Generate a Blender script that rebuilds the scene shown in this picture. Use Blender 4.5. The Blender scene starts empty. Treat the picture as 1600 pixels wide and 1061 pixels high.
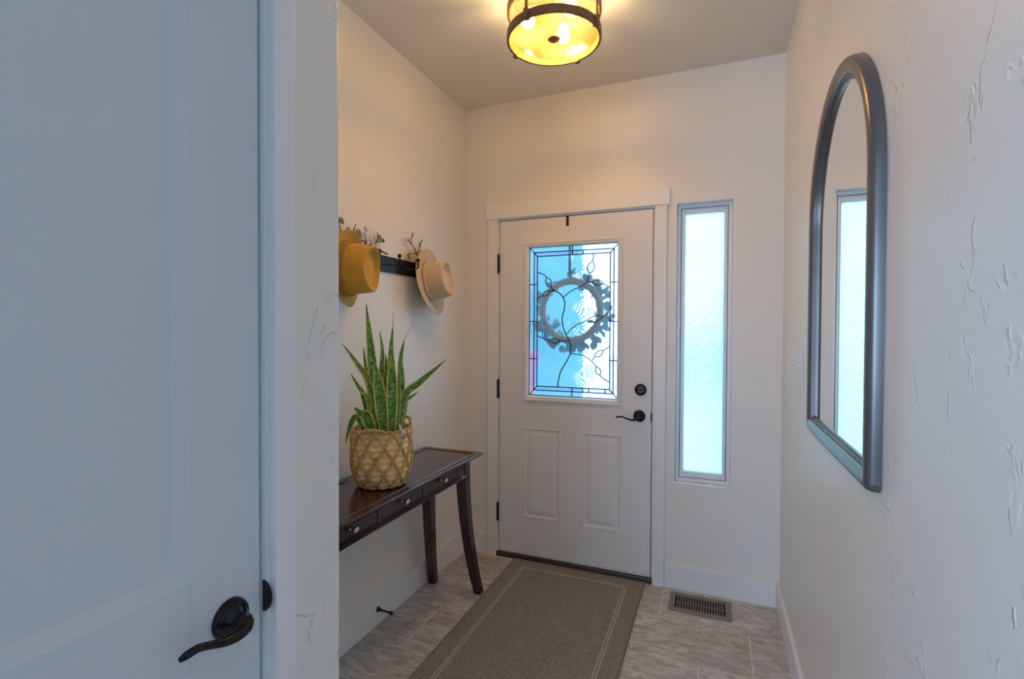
import bpy, bmesh, math, random
import numpy as np
from mathutils import Vector, Matrix
random.seed(7)
scn = bpy.context.scene
C = scn.collection
# ------------------------------------------------------------------ camera
F_PX, YAW, PIT, ROL, CAMH = 783.15, 0.3838, 0.0167, 0.0044, 1.3962
_F = Vector((-math.sin(YAW)*math.cos(PIT), math.cos(YAW)*math.cos(PIT), -math.sin(PIT)))
_R0 = Vector((math.cos(YAW), math.sin(YAW), 0)); _U0 = _R0.cross(_F)
_R = _R0*math.cos(ROL)+_U0*math.sin(ROL); _U = -_R0*math.sin(ROL)+_U0*math.cos(ROL)
cd = bpy.data.cameras.new('camera'); cam = bpy.data.objects.new('camera', cd); C.objects.link(cam)
cd.sensor_width = 36; cd.sensor_fit = 'HORIZONTAL'; cd.lens = 36*F_PX/1600; cd.clip_start = 0.02
m = Matrix.Identity(4)
for i in range(3):
    m[i][0] = _R[i]; m[i][1] = _U[i]; m[i][2] = -_F[i]
m[2][3] = CAMH; cam.matrix_world = m
scn.camera = cam
CAMP = Vector((0, 0, CAMH))
def on(u, v, ax, val):          # measuring aid: where the sight line of a photo pixel meets a plane of the room
    d = _F*F_PX+_R*(u-800)-_U*(v-530.5); k = 'XYZ'.index(ax)
    return CAMP+d*((val-CAMP[k])/d[k])
def at(u, v, depth):
    d = _F*F_PX+_R*(u-800)-_U*(v-530.5)
    return CAMP+d*(depth/F_PX)
# ------------------------------------------------------------------ colour management
vs = scn.view_settings
scn.display_settings.display_device = 'sRGB'
vs.view_transform = 'Standard'; vs.look = 'None'; vs.gamma = 1.0; vs.use_curve_mapping = False
vs.exposure = -0.24
scn.cycles.use_denoising = True
scn.cycles.max_bounces = 9; scn.cycles.diffuse_bounces = 6; scn.cycles.glossy_bounces = 4; scn.cycles.transmission_bounces = 8; scn.cycles.transparent_max_bounces = 12
scn.cycles.sample_clamp_indirect = 6.0
# ------------------------------------------------------------------ world: bright overcast sky
w = bpy.data.worlds.new('overcast_sky'); scn.world = w; w.use_nodes = True
bg = w.node_tree.nodes['Background']
bg.inputs[0].default_value = (0.47, 0.74, 1.0, 1); bg.inputs[1].default_value = 5.2
# ------------------------------------------------------------------ added blue fill light in an unseen window opening behind the camera
ld = bpy.data.lights.new('patio_fill_light', 'AREA'); ld.shape = 'RECTANGLE'; ld.size = 3.7; ld.size_y = 2.0
ld.energy = 230; ld.color = (0.39, 0.60, 1.0)
lo = bpy.data.objects.new('patio_fill_light', ld); C.objects.link(lo)
lo.location = (-2.5, -3.96, 1.12); lo.rotation_euler = (math.radians(90), 0, 0)   # faces +Y
LAMP_E = 250.0; LAMP_COL = (1.0, 0.70, 0.36)

# ------------------------------------------------------------------ measured room
XL, XR, D, H = -1.481, 0.318, 2.848, 2.79
XN, YC = -0.74, 0.855          # near partition face and its corner
DX0, DX1, DZ0, DZ1 = -1.232, -0.318, 0.040, 2.070
WX0, WX1, WZ0, WZ1 = -0.195, 0.0836, 0.5754, 2.090

# ------------------------------------------------------------------ helpers
WORG = {}
class MB:
    def __init__(s): s.v = []; s.f = []; s.uv = None
    def add(s, vs_, fs):
        b = len(s.v); s.v += [tuple(p) for p in vs_]; s.f += [tuple(i+b for i in q) for q in fs]; return s
    def box(s, x0, x1, y0, y1, z0, z1):
        if x0 > x1: x0, x1 = x1, x0
        if y0 > y1: y0, y1 = y1, y0
        if z0 > z1: z0, z1 = z1, z0
        return s.add([(x0,y0,z0),(x1,y0,z0),(x1,y1,z0),(x0,y1,z0),(x0,y0,z1),(x1,y0,z1),(x1,y1,z1),(x0,y1,z1)],
              [(0,3,2,1),(4,5,6,7),(0,1,5,4),(1,2,6,5),(2,3,7,6),(3,0,4,7)])
    def tube(s, pts, r, n=8, closed=False, caps=True):
        pts = [Vector(p) for p in pts]; N = len(pts)
        rs = r if isinstance(r, (list, tuple)) else [r]*N
        tans = []
        for i in range(N):
            if closed: t = pts[(i+1) % N]-pts[i-1]
            else: t = pts[min(i+1, N-1)]-pts[max(i-1, 0)]
            tans.append(t.normalized() if t.length > 1e-9 else Vector((0,0,1)))
        a = Vector((0,0,1)) if abs(tans[0].z) < .9 else Vector((1,0,0))
        nrm = tans[0].cross(a).normalized(); vs_ = []
        for i in range(N):
            t = tans[i]; nrm = (nrm-t*nrm.dot(t))
            nrm = nrm.normalized() if nrm.length > 1e-9 else t.orthogonal().normalized()
            bn = t.cross(nrm)
            for k in range(n):
                an = 2*math.pi*k/n
                vs_.append(pts[i]+(nrm*math.cos(an)+bn*math.sin(an))*rs[i])
        fs = []
        for i in range(N if closed else N-1):
            for k in range(n):
                a0 = i*n+k; a1 = i*n+(k+1) % n; j = (i+1) % N
                fs.append((a0, a1, j*n+(k+1) % n, j*n+k))
        if caps and not closed:
            fs.append(tuple(reversed(range(n)))); fs.append(tuple((N-1)*n+k for k in range(n)))
        return s.add(vs_, fs)
    def lathe(s, prof, n=32, org=(0,0,0), ax=(0,0,1), sx=1, sy=1, ref=None, cap=True):
        ax = Vector(ax).normalized(); org = Vector(org)
        e1 = Vector(ref) if ref else (Vector((0,0,1)) if abs(ax.z) < .9 else Vector((1,0,0)))
        e1 = (e1-ax*e1.dot(ax)).normalized(); e2 = ax.cross(e1)
        vs_ = []
        for (r, h) in prof:
            for k in range(n):
                an = 2*math.pi*k/n
                vs_.append(org+ax*h+e1*(r*sx*math.cos(an))+e2*(r*sy*math.sin(an)))
        fs = []
        for i in range(len(prof)-1):
            for k in range(n):
                fs.append((i*n+k, i*n+(k+1) % n, (i+1)*n+(k+1) % n, (i+1)*n+k))
        if cap:
            fs.append(tuple(reversed(range(n)))); L = len(prof)-1; fs.append(tuple(L*n+k for k in range(n)))
        return s.add(vs_, fs)
    def ball(s, c, r, n=12, sc=(1,1,1)):
        c = Vector(c); vs_ = []; fs = []; m_ = n//2
        for i in range(m_+1):
            th = math.pi*i/m_
            for k in range(n):
                ph = 2*math.pi*k/n
                vs_.append(c+Vector((r*sc[0]*math.sin(th)*math.cos(ph), r*sc[1]*math.sin(th)*math.sin(ph), r*sc[2]*math.cos(th))))
        for i in range(m_):
            for k in range(n):
                fs.append((i*n+k, (i+1)*n+k, (i+1)*n+(k+1) % n, i*n+(k+1) % n))
        return s.add(vs_, fs)
    def prism(s, poly, d):      # poly: 3D points of a flat outline, d: extrusion vector
        n = len(poly); d = Vector(d)
        P = [Vector(p) for p in poly]
        return s.add(P+[p+d for p in P], [tuple(reversed(range(n))), tuple(range(n, 2*n))]+[(i, (i+1) % n, n+(i+1) % n, n+i) for i in range(n)])
    def build(s, name, mat, parent=None, org=None, smooth=False, bevel=0, seg=2, uv=None):
        if parent is not None: o_ = WORG[parent.name]
        elif org is not None: o_ = Vector(org)
        else:
            a = np.array(s.v); o_ = Vector(((a[:,0].min()+a[:,0].max())/2, (a[:,1].min()+a[:,1].max())/2, a[:,2].min()))
        me = bpy.data.meshes.new(name)
        me.from_pydata([(p[0]-o_[0], p[1]-o_[1], p[2]-o_[2]) for p in s.v], [], s.f)
        bm = bmesh.new(); bm.from_mesh(me)
        bmesh.ops.remove_doubles(bm, verts=bm.verts, dist=1e-6) if uv is None else None
        bmesh.ops.recalc_face_normals(bm, faces=bm.faces); bm.to_mesh(me); bm.free()
        if uv is not None:
            l = me.uv_layers.new(name='UVMap')
            for lp in me.loops: l.data[lp.index].uv = uv[lp.vertex_index]
        if mat: me.materials.append(mat)
        if smooth:
            for p in me.polygons: p.use_smooth = True
            if smooth != 'all':
                me.set_sharp_from_angle(angle=math.radians(40))
        o = bpy.data.objects.new(name, me); C.objects.link(o)
        if parent is not None: o.parent = parent
        else: o.location = o_
        WORG[o.name] = o_
        if bevel:
            b = o.modifiers.new('bevel', 'BEVEL'); b.width = bevel; b.segments = seg; b.limit_method = 'ANGLE'; b.angle_limit = math.radians(40)
            b.harden_normals = False
        return o
def empty(name, loc):
    o = bpy.data.objects.new(name, None); C.objects.link(o); o.location = loc; o.empty_display_size = .05
    WORG[o.name] = Vector(loc); return o
def tag(o, label=None, cat=None, group=None, kind=None):
    if label: o['label'] = label
    if cat: o['category'] = cat
    if group: o['group'] = group
    if kind: o['kind'] = kind
    return o
def st(o, label, cat): return tag(o, label, cat, kind='structure')
def catmull(pts, n=6):
    P = [Vector(p) for p in pts]; P = [P[0]*2-P[1]]+P+[P[-1]*2-P[-2]]; out = []
    for i in range(1, len(P)-2):
        for k in range(n):
            t = k/n; a, b, c, d = P[i-1], P[i], P[i+1], P[i+2]
            out.append(.5*((2*b)+(c-a)*t+(2*a-5*b+4*c-d)*t*t+(3*b-a-3*c+d)*t**3))
    out.append(P[-2]); return out

# ------------------------------------------------------------------ materials
def mat(name, col=(.8,.8,.8), rough=.5, metal=0, **kw):
    m_ = bpy.data.materials.new(name); m_.use_nodes = True
    b = m_.node_tree.nodes['Principled BSDF']
    b.inputs['Base Color'].default_value = (*col, 1); b.inputs['Roughness'].default_value = rough; b.inputs['Metallic'].default_value = metal
    for k, v in kw.items():
        b.inputs[k.replace('_', ' ')].default_value = v
    return m_
class NT:
    def __init__(s, m_): s.nt = m_.node_tree; s.b = s.nt.nodes.get('Principled BSDF'); s.out = s.nt.nodes['Material Output']
    def n(s, t, **kw):
        x = s.nt.nodes.new(t)
        for k, v in kw.items():
            if k in x.inputs: x.inputs[k].default_value = v
            else: setattr(x, k, v)
        return x
    def l(s, a, b): s.nt.links.new(a, b)
    def co(s, kind='Object', scale=(1,1,1), rot=(0,0,0)):
        t = s.n('ShaderNodeTexCoord'); mp = s.n('ShaderNodeMapping'); mp.inputs['Scale'].default_value = scale; mp.inputs['Rotation'].default_value = rot
        s.l(t.outputs[kind], mp.inputs[0]); return mp.outputs[0]
    def geo(s, scale=(1,1,1), rot=(0,0,0)):
        t = s.n('ShaderNodeNewGeometry'); mp = s.n('ShaderNodeMapping'); mp.inputs['Scale'].default_value = scale; mp.inputs['Rotation'].default_value = rot
        s.l(t.outputs['Position'], mp.inputs[0]); return mp.outputs[0]
    def noise(s, vec, scale, detail=3, rough=.5, dist=0):
        x = s.n('ShaderNodeTexNoise'); x.inputs['Scale'].default_value = scale; x.inputs['Detail'].default_value = detail
        x.inputs['Roughness'].default_value = rough; x.inputs['Distortion'].default_value = dist; s.l(vec, x.inputs['Vector']); return x.outputs['Fac']
    def ramp(s, fac, stops):
        r = s.n('ShaderNodeValToRGB'); e = r.color_ramp.elements
        while len(e) < len(stops): e.new(.5)
        for i, (p, c) in enumerate(stops):
            e[i].position = p; e[i].color = (*c, 1) if len(c) == 3 else c
        s.l(fac, r.inputs[0]); return r.outputs['Color']
    def math(s, op, a, b=None):
        x = s.n('ShaderNodeMath', operation=op)
        for i, q in enumerate((a, b)):
            if q is None: continue
            if isinstance(q, (int, float)): x.inputs[i].default_value = q
            else: s.l(q, x.inputs[i])
        return x.outputs[0]
    def mix(s, fac, a, b, mode='MIX'):
        x = s.n('ShaderNodeMix', data_type='RGBA', blend_type=mode)
        for i, q in ((0, fac), (6, a), (7, b)):
            if isinstance(q, (int, float)): x.inputs[i].default_value = q
            elif isinstance(q, tuple): x.inputs[i].default_value = (*q, 1)
            else: s.l(q, x.inputs[i])
        return x.outputs[2]
    def bump(s, h, strength=.3, dist=.002, target=None):
        x = s.n('ShaderNodeBump'); x.inputs['Strength'].default_value = strength; x.inputs['Distance'].default_value = dist
        s.l(h, x.inputs['Height']); s.l(x.outputs[0], (target or s.b.inputs['Normal'])); return x

def wall_mat(name, col, rough=.5, strength=.5):
    m_ = mat(name, col, rough); t = NT(m_)
    v = t.geo((1, 1, .62))
    n1 = t.noise(v, 5.5, 4, .55, .6)
    ridge = t.math('SUBTRACT', 1.0, t.math('MULTIPLY', t.math('ABSOLUTE', t.math('SUBTRACT', n1, .5)), 70.0))
    ridge = t.math('MAXIMUM', ridge, 0.0)
    mask = t.noise(t.geo((1.3, 1.3, 1.0)), 3.1, 2, .5, 0)
    mask2 = t.noise(t.geo((1, 1, 1)), 17.0, 2, .5, 0)
    mk = t.math('GREATER_THAN', mask2, .52)
    mk = t.math('MULTIPLY', mk, t.math('MINIMUM', t.math('MAXIMUM', t.math('MULTIPLY', t.math('SUBTRACT', mask, .42), 6.0), 0.0), 1.0))
    h = t.math('ADD', t.math('MULTIPLY', ridge, mk), t.math('MULTIPLY', t.noise(t.geo(), 60, 3), .12))
    t.bump(h, strength, .0022)
    return m_
M_WALL = wall_mat('painted_drywall', (.84, .81, .755), .39, 1.0)
M_WALL_SMOOTH = wall_mat('painted_drywall_smooth', (.84, .81, .755), .39, .3)
M_CEIL = wall_mat('ceiling_paint', (.79, .76, .69), .75, .2)
M_TRIM = mat('white_trim_paint', (.85, .85, .85), .32)
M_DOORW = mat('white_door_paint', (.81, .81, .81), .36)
M_DOOR2 = mat('panel_door_shaded', (.68, .70, .73), .38)  # greyed and blued: the dim light on this door is put into its colour
t = NT(M_DOORW); t.bump(t.noise(t.geo((30, 30, 3)), 9, 3), .06, .001)
M_VINYL = mat('window_vinyl', (.80, .82, .86), .3)
M_BLACK = mat('blackened_bronze', (.022, .021, .023), .2, .75)
M_BLACK.node_tree.nodes['Principled BSDF'].inputs['Specular IOR Level'].default_value = .6
M_IRON = mat('black_iron', (.016, .017, .02), .42, .4)
M_BRONZE = mat('lamp_bronze', (.21, .125, .065), .42, .45)
M_LEAD = mat('lead_came', (.03, .035, .045), .5, .3)
M_RUBBER = mat('black_rubber', (.012, .012, .012), .7)
M_ALU = mat('threshold_metal', (.10, .085, .07), .45, .6)
M_CHROME = mat('brushed_nickel', (.62, .62, .64), .22, 1.0)
M_PLASTIC = mat('white_plastic', (.78, .79, .80), .3)
M_MIRROR = mat('mirror_silver', (.92, .93, .93), .012, 1.0)
M_FRAME = mat('pewter_frame', (.085, .078, .075), .30, .55)
t = NT(M_FRAME); t.l(t.mix(t.noise(t.geo((3, 3, 1)), 6, 4), (.12, .112, .108), (.20, .185, .175)), t.b.inputs['Base Color'])
M_VENT = mat('taupe_vent_paint', (.22, .195, .155), .45)
M_DARKHOLE = mat('duct_dark', (.006, .006, .006), .9)  # near-black: shade inside the vent put into colour; also the mirror backing
M_GROUT = mat('grout', (.80, .77, .72), .85)

# tile stone, a different cut for every tile
M_TILE = mat('stone_tile', (.4, .37, .33), .38); t = NT(M_TILE)
oi = t.n('ShaderNodeObjectInfo'); geo_ = t.n('ShaderNodeNewGeometry')
vadd = t.n('ShaderNodeVectorMath', operation='ADD'); vm = t.n('ShaderNodeVectorMath', operation='MULTIPLY')
cmb = t.n('ShaderNodeCombineXYZ')
t.l(t.math('MULTIPLY', oi.outputs['Random'], 37.0), cmb.inputs[0]); t.l(t.math('MULTIPLY', oi.outputs['Random'], 91.0), cmb.inputs[1])
t.l(geo_.outputs['Position'], vm.inputs[0]); vm.inputs[1].default_value = (1.0, 2.6, 1.0)
t.l(vm.outputs[0], vadd.inputs[0]); t.l(cmb.outputs[0], vadd.inputs[1])
n1 = t.noise(vadd.outputs[0], 3.2, 8, .62, 1.6); n2 = t.noise(vadd.outputs[0], 14, 6, .7, .8); n3 = t.noise(vadd.outputs[0], 5.0, 5, .6, 3.0)
col = t.ramp(n1, [(.28, (.38, .345, .315)), (.45, (.56, .525, .49)), (.6, (.69, .66, .62)), (.78, (.80, .775, .74))])
col = t.mix(t.ramp(n2, [(.36, (.85, .85, .85)), (.56, (0, 0, 0))]), col, (.30, .265, .23))
vein = t.ramp(t.math('ABSOLUTE', t.math('SUBTRACT', n3, .5)), [(0.0, (1, 1, 1)), (.018, (0, 0, 0))])
col = t.mix(t.math('MULTIPLY', vein, .35), col, (.78, .75, .70))
tint = t.ramp(oi.outputs['Random'], [(0, (.86, .84, .82)), (.5, (1, .98, .96)), (1, (1.08, 1.06, 1.05))])
t.l(t.mix(1.0, col, tint, 'MULTIPLY'), t.b.inputs['Base Color'])
t.bump(t.math('ADD', n2, n1), .12, .003)

# rug
M_RUG = mat('flatweave_rug', (.13, .115, .10), .95); t = NT(M_RUG)
br = t.n('ShaderNodeTexBrick'); t.l(t.geo((1, 1, 1)), br.inputs['Vector']); br.inputs['Scale'].default_value = 1.0
br.inputs['Brick Width'].default_value = .011; br.inputs['Row Height'].default_value = .0095; br.inputs['Mortar Size'].default_value = .0026; br.inputs['Mortar Smooth'].default_value = .6
br.inputs['Color1'].default_value = (.37, .34, .305, 1); br.inputs['Color2'].default_value = (.56, .53, .49, 1); br.inputs['Mortar'].default_value = (.09, .083, .073, 1)
t.l(t.mix(t.math('MULTIPLY', t.noise(t.geo(), 3, 3), .25), br.outputs['Color'], (.30, .28, .25)), t.b.inputs['Base Color'])
t.bump(br.outputs['Fac'], -.6, .003)
M_RUGLINE = mat('rug_border_yarn', (.50, .47, .43), .95)
M_RUGDARK = mat('rug_binding', (.20, .185, .165), .95)

# woods
M_WOOD = mat('espresso_wood', (.03, .008, .008), .22); t = NT(M_WOOD)
g = t.noise(t.geo((22, 1.6, 22)), 3.0, 6, .6, .7)
t.l(t.ramp(g, [(.3, (.016, .005, .006)), (.55, (.042, .011, .011)), (.75, (.085, .023, .018))]), t.b.inputs['Base Color'])
t.b.inputs['Coat Weight'].default_value = .35; t.b.inputs['Coat Roughness'].default_value = .18

# basket
M_STRAW = mat('water_hyacinth', (.6, .4, .15), .75); t = NT(M_STRAW)
t.l(t.ramp(t.noise(t.geo((1, 1, 2.2)), 38, 4, .6, .5), [(.24, (.45, .26, .07)), (.40, (.86, .60, .20)), (.66, (.97, .82, .46))]), t.b.inputs['Base Color'])
t.bump(t.noise(t.geo((1, 1, 3)), 120, 3), .5, .002)
M_CORD = mat('twisted_cord', (.48, .30, .13), .75); t = NT(M_CORD)
t.l(t.ramp(t.noise(t.geo(), 60, 3), [(.3, (.40, .22, .08)), (.7, (.78, .50, .22))]), t.b.inputs['Base Color'])
M_PALECORD = mat('bleached_fibre', (.74, .70, .62), .8)
M_SOIL = mat('potting_soil', (.035, .024, .016), .95)

# snake plant leaf: banded green with yellow margin
M_LEAF = mat('snake_leaf', (.05, .15, .03), .38); t = NT(M_LEAF)
uvn = t.n('ShaderNodeUVMap'); sep = t.n('ShaderNodeSeparateXYZ'); t.l(uvn.outputs[0], sep.inputs[0])
oi = t.n('ShaderNodeObjectInfo')
cmb = t.n('ShaderNodeCombineXYZ'); t.l(t.math('MULTIPLY', sep.outputs[0], .8), cmb.inputs[0]); t.l(t.math('MULTIPLY', sep.outputs[1], 13.0), cmb.inputs[1]); t.l(t.math('MULTIPLY', oi.outputs['Random'], 50.0), cmb.inputs[2])
bn = t.noise(cmb.outputs[0], 2.6, 4, .65, 1.2)
body = t.ramp(bn, [(.36, (.014, .065, .014)), (.46, (.07, .23, .03)), (.58, (.22, .45, .07)), (.72, (.40, .60, .16))])
edge = t.math('ABSOLUTE', t.math('SUBTRACT', sep.outputs[0], .5))
em = t.ramp(edge, [(.36, (0, 0, 0)), (.42, (1, 1, 1))])
lc = t.mix(em, body, (.80, .74, .20))
tip = t.ramp(sep.outputs[1], [(.965, (0, 0, 0)), (.995, (1, 1, 1))])
t.l(t.mix(tip, lc, (.10, .07, .04)), t.b.inputs['Base Color'])
t.b.inputs['Coat Weight'].default_value = .2

# felts
def felt(name, c):
    m_ = mat(name, c, .95); t = NT(m_); n_ = t.noise(t.geo(), 45, 5, .65)
    t.l(t.mix(n_, tuple(x*.78 for x in c), tuple(min(1, x*1.2) for x in c)), t.b.inputs['Base Color'])
    t.b.inputs['Sheen Weight'].default_value = .25; t.bump(t.noise(t.geo(), 300, 2), .3, .001); return m_
M_FELT_Y = felt('mustard_felt', (.62, .34, .035)); M_FELT_B = felt('beige_felt', (.66, .50, .33))
M_BAND_Y = felt('mustard_ribbon', (.42, .22, .03)); M_BAND_B = felt('cream_cord', (.78, .66, .48))
M_BUCKLE = mat('dark_bronze_buckle', (.05, .035, .02), .4, .7)
M_LEAFPALE = mat('pale_enamel_leaf', (.62, .62, .55), .4, .2); M_LEAFOLV = mat('olive_enamel_leaf', (.22, .22, .13), .4, .3)
M_BIRD = mat('pale_enamel_bird', (.62, .66, .70), .4, .1)

# glass
def glass_mix(name, tint, transp, trans, gloss, nbump=0, bscale=30, bstr=.4, refr_rough=None, ior=1.12, swirl=False):
    m_ = bpy.data.materials.new(name); m_.use_nodes = True; t = NT(m_); nt = t.nt
    nt.nodes.remove(t.b); t.b = None
    tp = t.n('ShaderNodeBsdfRefraction' if refr_rough is not None else 'ShaderNodeBsdfTransparent'); tp.inputs['Color'].default_value = (*tint, 1)
    if refr_rough is not None: tp.inputs['Roughness'].default_value = refr_rough; tp.inputs['IOR'].default_value = ior
    tl = t.n('ShaderNodeBsdfTranslucent'); tl.inputs['Color'].default_value = (*tint, 1)
    gl = t.n('ShaderNodeBsdfGlossy'); gl.inputs['Roughness'].default_value = .08
    m1 = t.n('ShaderNodeMixShader'); m1.inputs[0].default_value = trans/(transp+trans); t.l(tp.outputs[0], m1.inputs[1]); t.l(tl.outputs[0], m1.inputs[2])
    m2 = t.n('ShaderNodeMixShader'); m2.inputs[0].default_value = gloss; t.l(m1.outputs[0], m2.inputs[1]); t.l(gl.outputs[0], m2.inputs[2])
    t.l(m2.outputs[0], t.out.inputs['Surface'])
    if nbump:
        if swirl:
            wv = t.n('ShaderNodeTexWave'); wv.wave_type = 'RINGS'; wv.rings_direction = 'SPHERICAL'
            mp = t.n('ShaderNodeMapping'); gg = t.n('ShaderNodeNewGeometry'); nz = t.n('ShaderNodeTexNoise'); nz.inputs['Scale'].default_value = 5.5; nz.inputs['Detail'].default_value = 1
            t.l(gg.outputs['Position'], nz.inputs['Vector'])
            va = t.n('ShaderNodeVectorMath', operation='MULTIPLY_ADD'); t.l(nz.outputs['Color'], va.inputs[0]); va.inputs[1].default_value = (.45, .45, .45); t.l(gg.outputs['Position'], va.inputs[2])
            t.l(va.outputs[0], wv.inputs['Vector']); wv.inputs['Scale'].default_value = bscale; wv.inputs['Distortion'].default_value = 1.5; wv.inputs['Detail'].default_value = 1
            h = wv.outputs['Fac']
        else:
            vo = t.n('ShaderNodeTexVoronoi'); vo.inputs['Scale'].default_value = bscale; t.l(t.geo(), vo.inputs['Vector']); h = vo.outputs['Distance']
        bp = t.n('ShaderNodeBump'); bp.inputs['Strength'].default_value = bstr; bp.inputs['Distance'].default_value = nbump; t.l(h, bp.inputs['Height'])
        for s_ in (tp, gl, tl):
            if 'Normal' in s_.inputs: t.l(bp.outputs[0], s_.inputs['Normal'])
    return m_
G_SWIRL = glass_mix('swirl_glass', (.90, .97, 1), .94, .06, .04, .004, 16, .5, refr_rough=.0, ior=1.10, swirl=True)
G_BEVEL = glass_mix('bevelled_glass', (.94, .98, 1), .92, .08, .05, .003, 9, .25, refr_rough=.02, ior=1.10, swirl=True)
G_RIPPLE = glass_mix('rippled_lavender_glass', (.78, .80, .95), .85, .15, .05, .004, 70, .4, refr_rough=.05, ior=1.12)
G_OBSC = glass_mix('obscure_glass', (.84, .97, .97), .6, .4, .03, .006, 85, 1.0, refr_rough=.28, ior=1.25)
G_CLEAR = glass_mix('clear_seeded_glass', (.64, .57, .42), .94, .06, .06, .0015, 45, .3)
G_DIFF = glass_mix('amber_diffuser_glass', (1, .84, .50), .95, .05, .05, .002, 45, .4)
M_BULB = bpy.data.materials.new('lit_bulb'); M_BULB.use_nodes = True
b_ = M_BULB.node_tree.nodes['Principled BSDF']; b_.inputs['Emission Color'].default_value = (*LAMP_COL, 1); b_.inputs['Emission Strength'].default_value = LAMP_E; b_.inputs['Base Color'].default_value = (1, .9, .7, 1)

# ================================================================== STRUCTURE
YR = -4.0; XW = -4.6; XE = 4.4; YH = -.28; M_OAK = mat('dark_oak_floor', (.10, .065, .04), .45)
# --- floor base (grout bed) with separate tiles
fl = MB().box(XL-.15, XR+.15, YH-.1, D+.16, -.10, -.0011).build('floor', M_GROUT, org=(-.6, 1.2, 0))
st(fl, 'beige grey stone tile floor laid in a running bond', 'floor')
st(MB().box(XW, XE, YR, YH-.1, -.10, 0).build('floor_great_room', M_OAK), 'dark oak floor of the great room behind the viewer', 'floor')
RH, TL, GR = .306, .610, .004
row = 0; y1 = 2.826+RH
tile_cache = {}
def tile(x0, x1, y0, y1):
    key = (round(x1-x0, 3), round(y1-y0, 3))
    hx, hy = (x1-x0)/2, (y1-y0)/2; c = .0012
    if key not in tile_cache:
        me = bpy.data.meshes.new('tile')
        vs_ = [(sx*hx, sy*hy, -.02) for sx, sy in ((-1,-1),(1,-1),(1,1),(-1,1))]+[(sx*hx, sy*hy, -c) for sx, sy in ((-1,-1),(1,-1),(1,1),(-1,1))]+[(sx*(hx-c), sy*(hy-c), 0) for sx, sy in ((-1,-1),(1,-1),(1,1),(-1,1))]
        fs = [(8,9,10,11)]
        for a in (0, 4):
            for k in range(4): fs.append((a+k, a+(k+1) % 4, a+4+(k+1) % 4, a+4+k))
        me.from_pydata(vs_, [], fs); me.materials.append(M_TILE); tile_cache[key] = me
    o = bpy.data.objects.new('tile', tile_cache[key]); C.objects.link(o); o.parent = fl
    o.location = Vector(((x0+x1)/2, (y0+y1)/2, 0))-WORG[fl.name]
joint = {0: .369, 1: .161, 2: -.047}       # joint position per row, measured
for r_ in range(-1, 10):
    ya = 2.520-r_*RH; yb = ya+RH            # row 0: 2.520..2.826
    ya_, yb_ = ya+GR/2, min(yb-GR/2, D+.12)
    j = {0: .369, 1: .161}.get(r_, .161-.208*(r_-1)) if r_ >= 0 else .577-.61
    xl_lim = XL+.002 if ya > YC-.1 else XN+.002
    k0 = int(math.floor((xl_lim-j)/TL))
    for k in range(k0, k0+6):
        a, b = max(j+k*TL+GR/2, xl_lim), min(j+(k+1)*TL-GR/2, XR-.002)
        if b-a > .02: tile(a, b, ya_, yb_)
# --- walls
wf = MB()
T = .16
OX0, OX1, OZ1 = -1.252, -.298, 2.088       # door rough opening
wf.box(XL-.15, OX0, D, D+T, 0, H).box(OX0, OX1, D, D+T, OZ1, H).box(OX1, WX0, D, D+T, 0, H)
wf.box(WX0, WX1, D, D+T, 0, WZ0).box(WX0, WX1, D, D+T, WZ1, H).box(WX1, XR+.15, D, D+T, 0, H)
st(wf.build('wall_far', M_WALL_SMOOTH), 'cream painted drywall around the front door and narrow sidelight', 'wall')
st(MB().box(XL-.15, XL, YC-.12, D, 0, H).build('wall_left', M_WALL_SMOOTH), 'cream textured wall behind the console table and hat rack', 'wall')
st(MB().box(XR, XR+.15, YH, D, 0, H).build('wall_right', M_WALL), 'pale hand-trowelled wall carrying the arched mirror', 'wall')
# near partition with closet door opening (y -.12 .. .664)
PY0, PY1, PZ1 = -.118, .664, 2.06
pw = MB()
pw.box(XN-.115, XN, PY1+.012, YC, 0, H).box(XN-.115, XN, PY0-.012, PY1+.012, PZ1+.012, H).box(XN-.115, XN, YH, PY0-.012, 0, H)
pw.box(XL, XN-.115, YC-.115, YC, 0, H)
st(pw.build('wall_partition', M_WALL, bevel=.009, seg=3), 'grey-white textured partition wall corner beside the near panel door', 'wall')
st(MB().box(XW-.15, XL-.02, YH-.115, YH, 0, H).box(XL-.02, XN, YH-.115, YH, 0, H).build('wall_hall', M_WALL), 'pale wall of the great room behind the camera', 'wall')
rw = MB()
rw.box(XW-.15, -4.4, YR-.15, YR, 0, H).box(-4.4, -.3, YR-.15, YR, 2.15, H).box(-.3, XE+.15, YR-.15, YR, 0, H).box(-4.4, -.3, YR-.15, YR, 0, .1)
st(rw.build('wall_rear', M_WALL), 'pale wall of the great room with an added window opening for the fill light', 'wall')
st(MB().box(XR+.15, XE, YH-.115, YH, 0, H).build('wall_return', M_WALL), 'pale return wall of the great room', 'wall')
st(MB().box(XE, XE+.15, YR, YH, 0, H).build('wall_east', M_WALL), 'distant pale wall of the great room', 'wall')
st(MB().box(XW-.15, XW, YR, YH, 0, H).build('wall_side', M_WALL), 'pale side wall of the great room', 'wall')
st(MB().box(XW-.15, XE+.15, YR-.15, YH, H, H+.12).box(XL-.15, XR+.15, YH, D+T, H, H+.12).build('ceiling', M_CEIL), 'flat grey-beige painted ceiling above the entry', 'ceiling')
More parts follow.
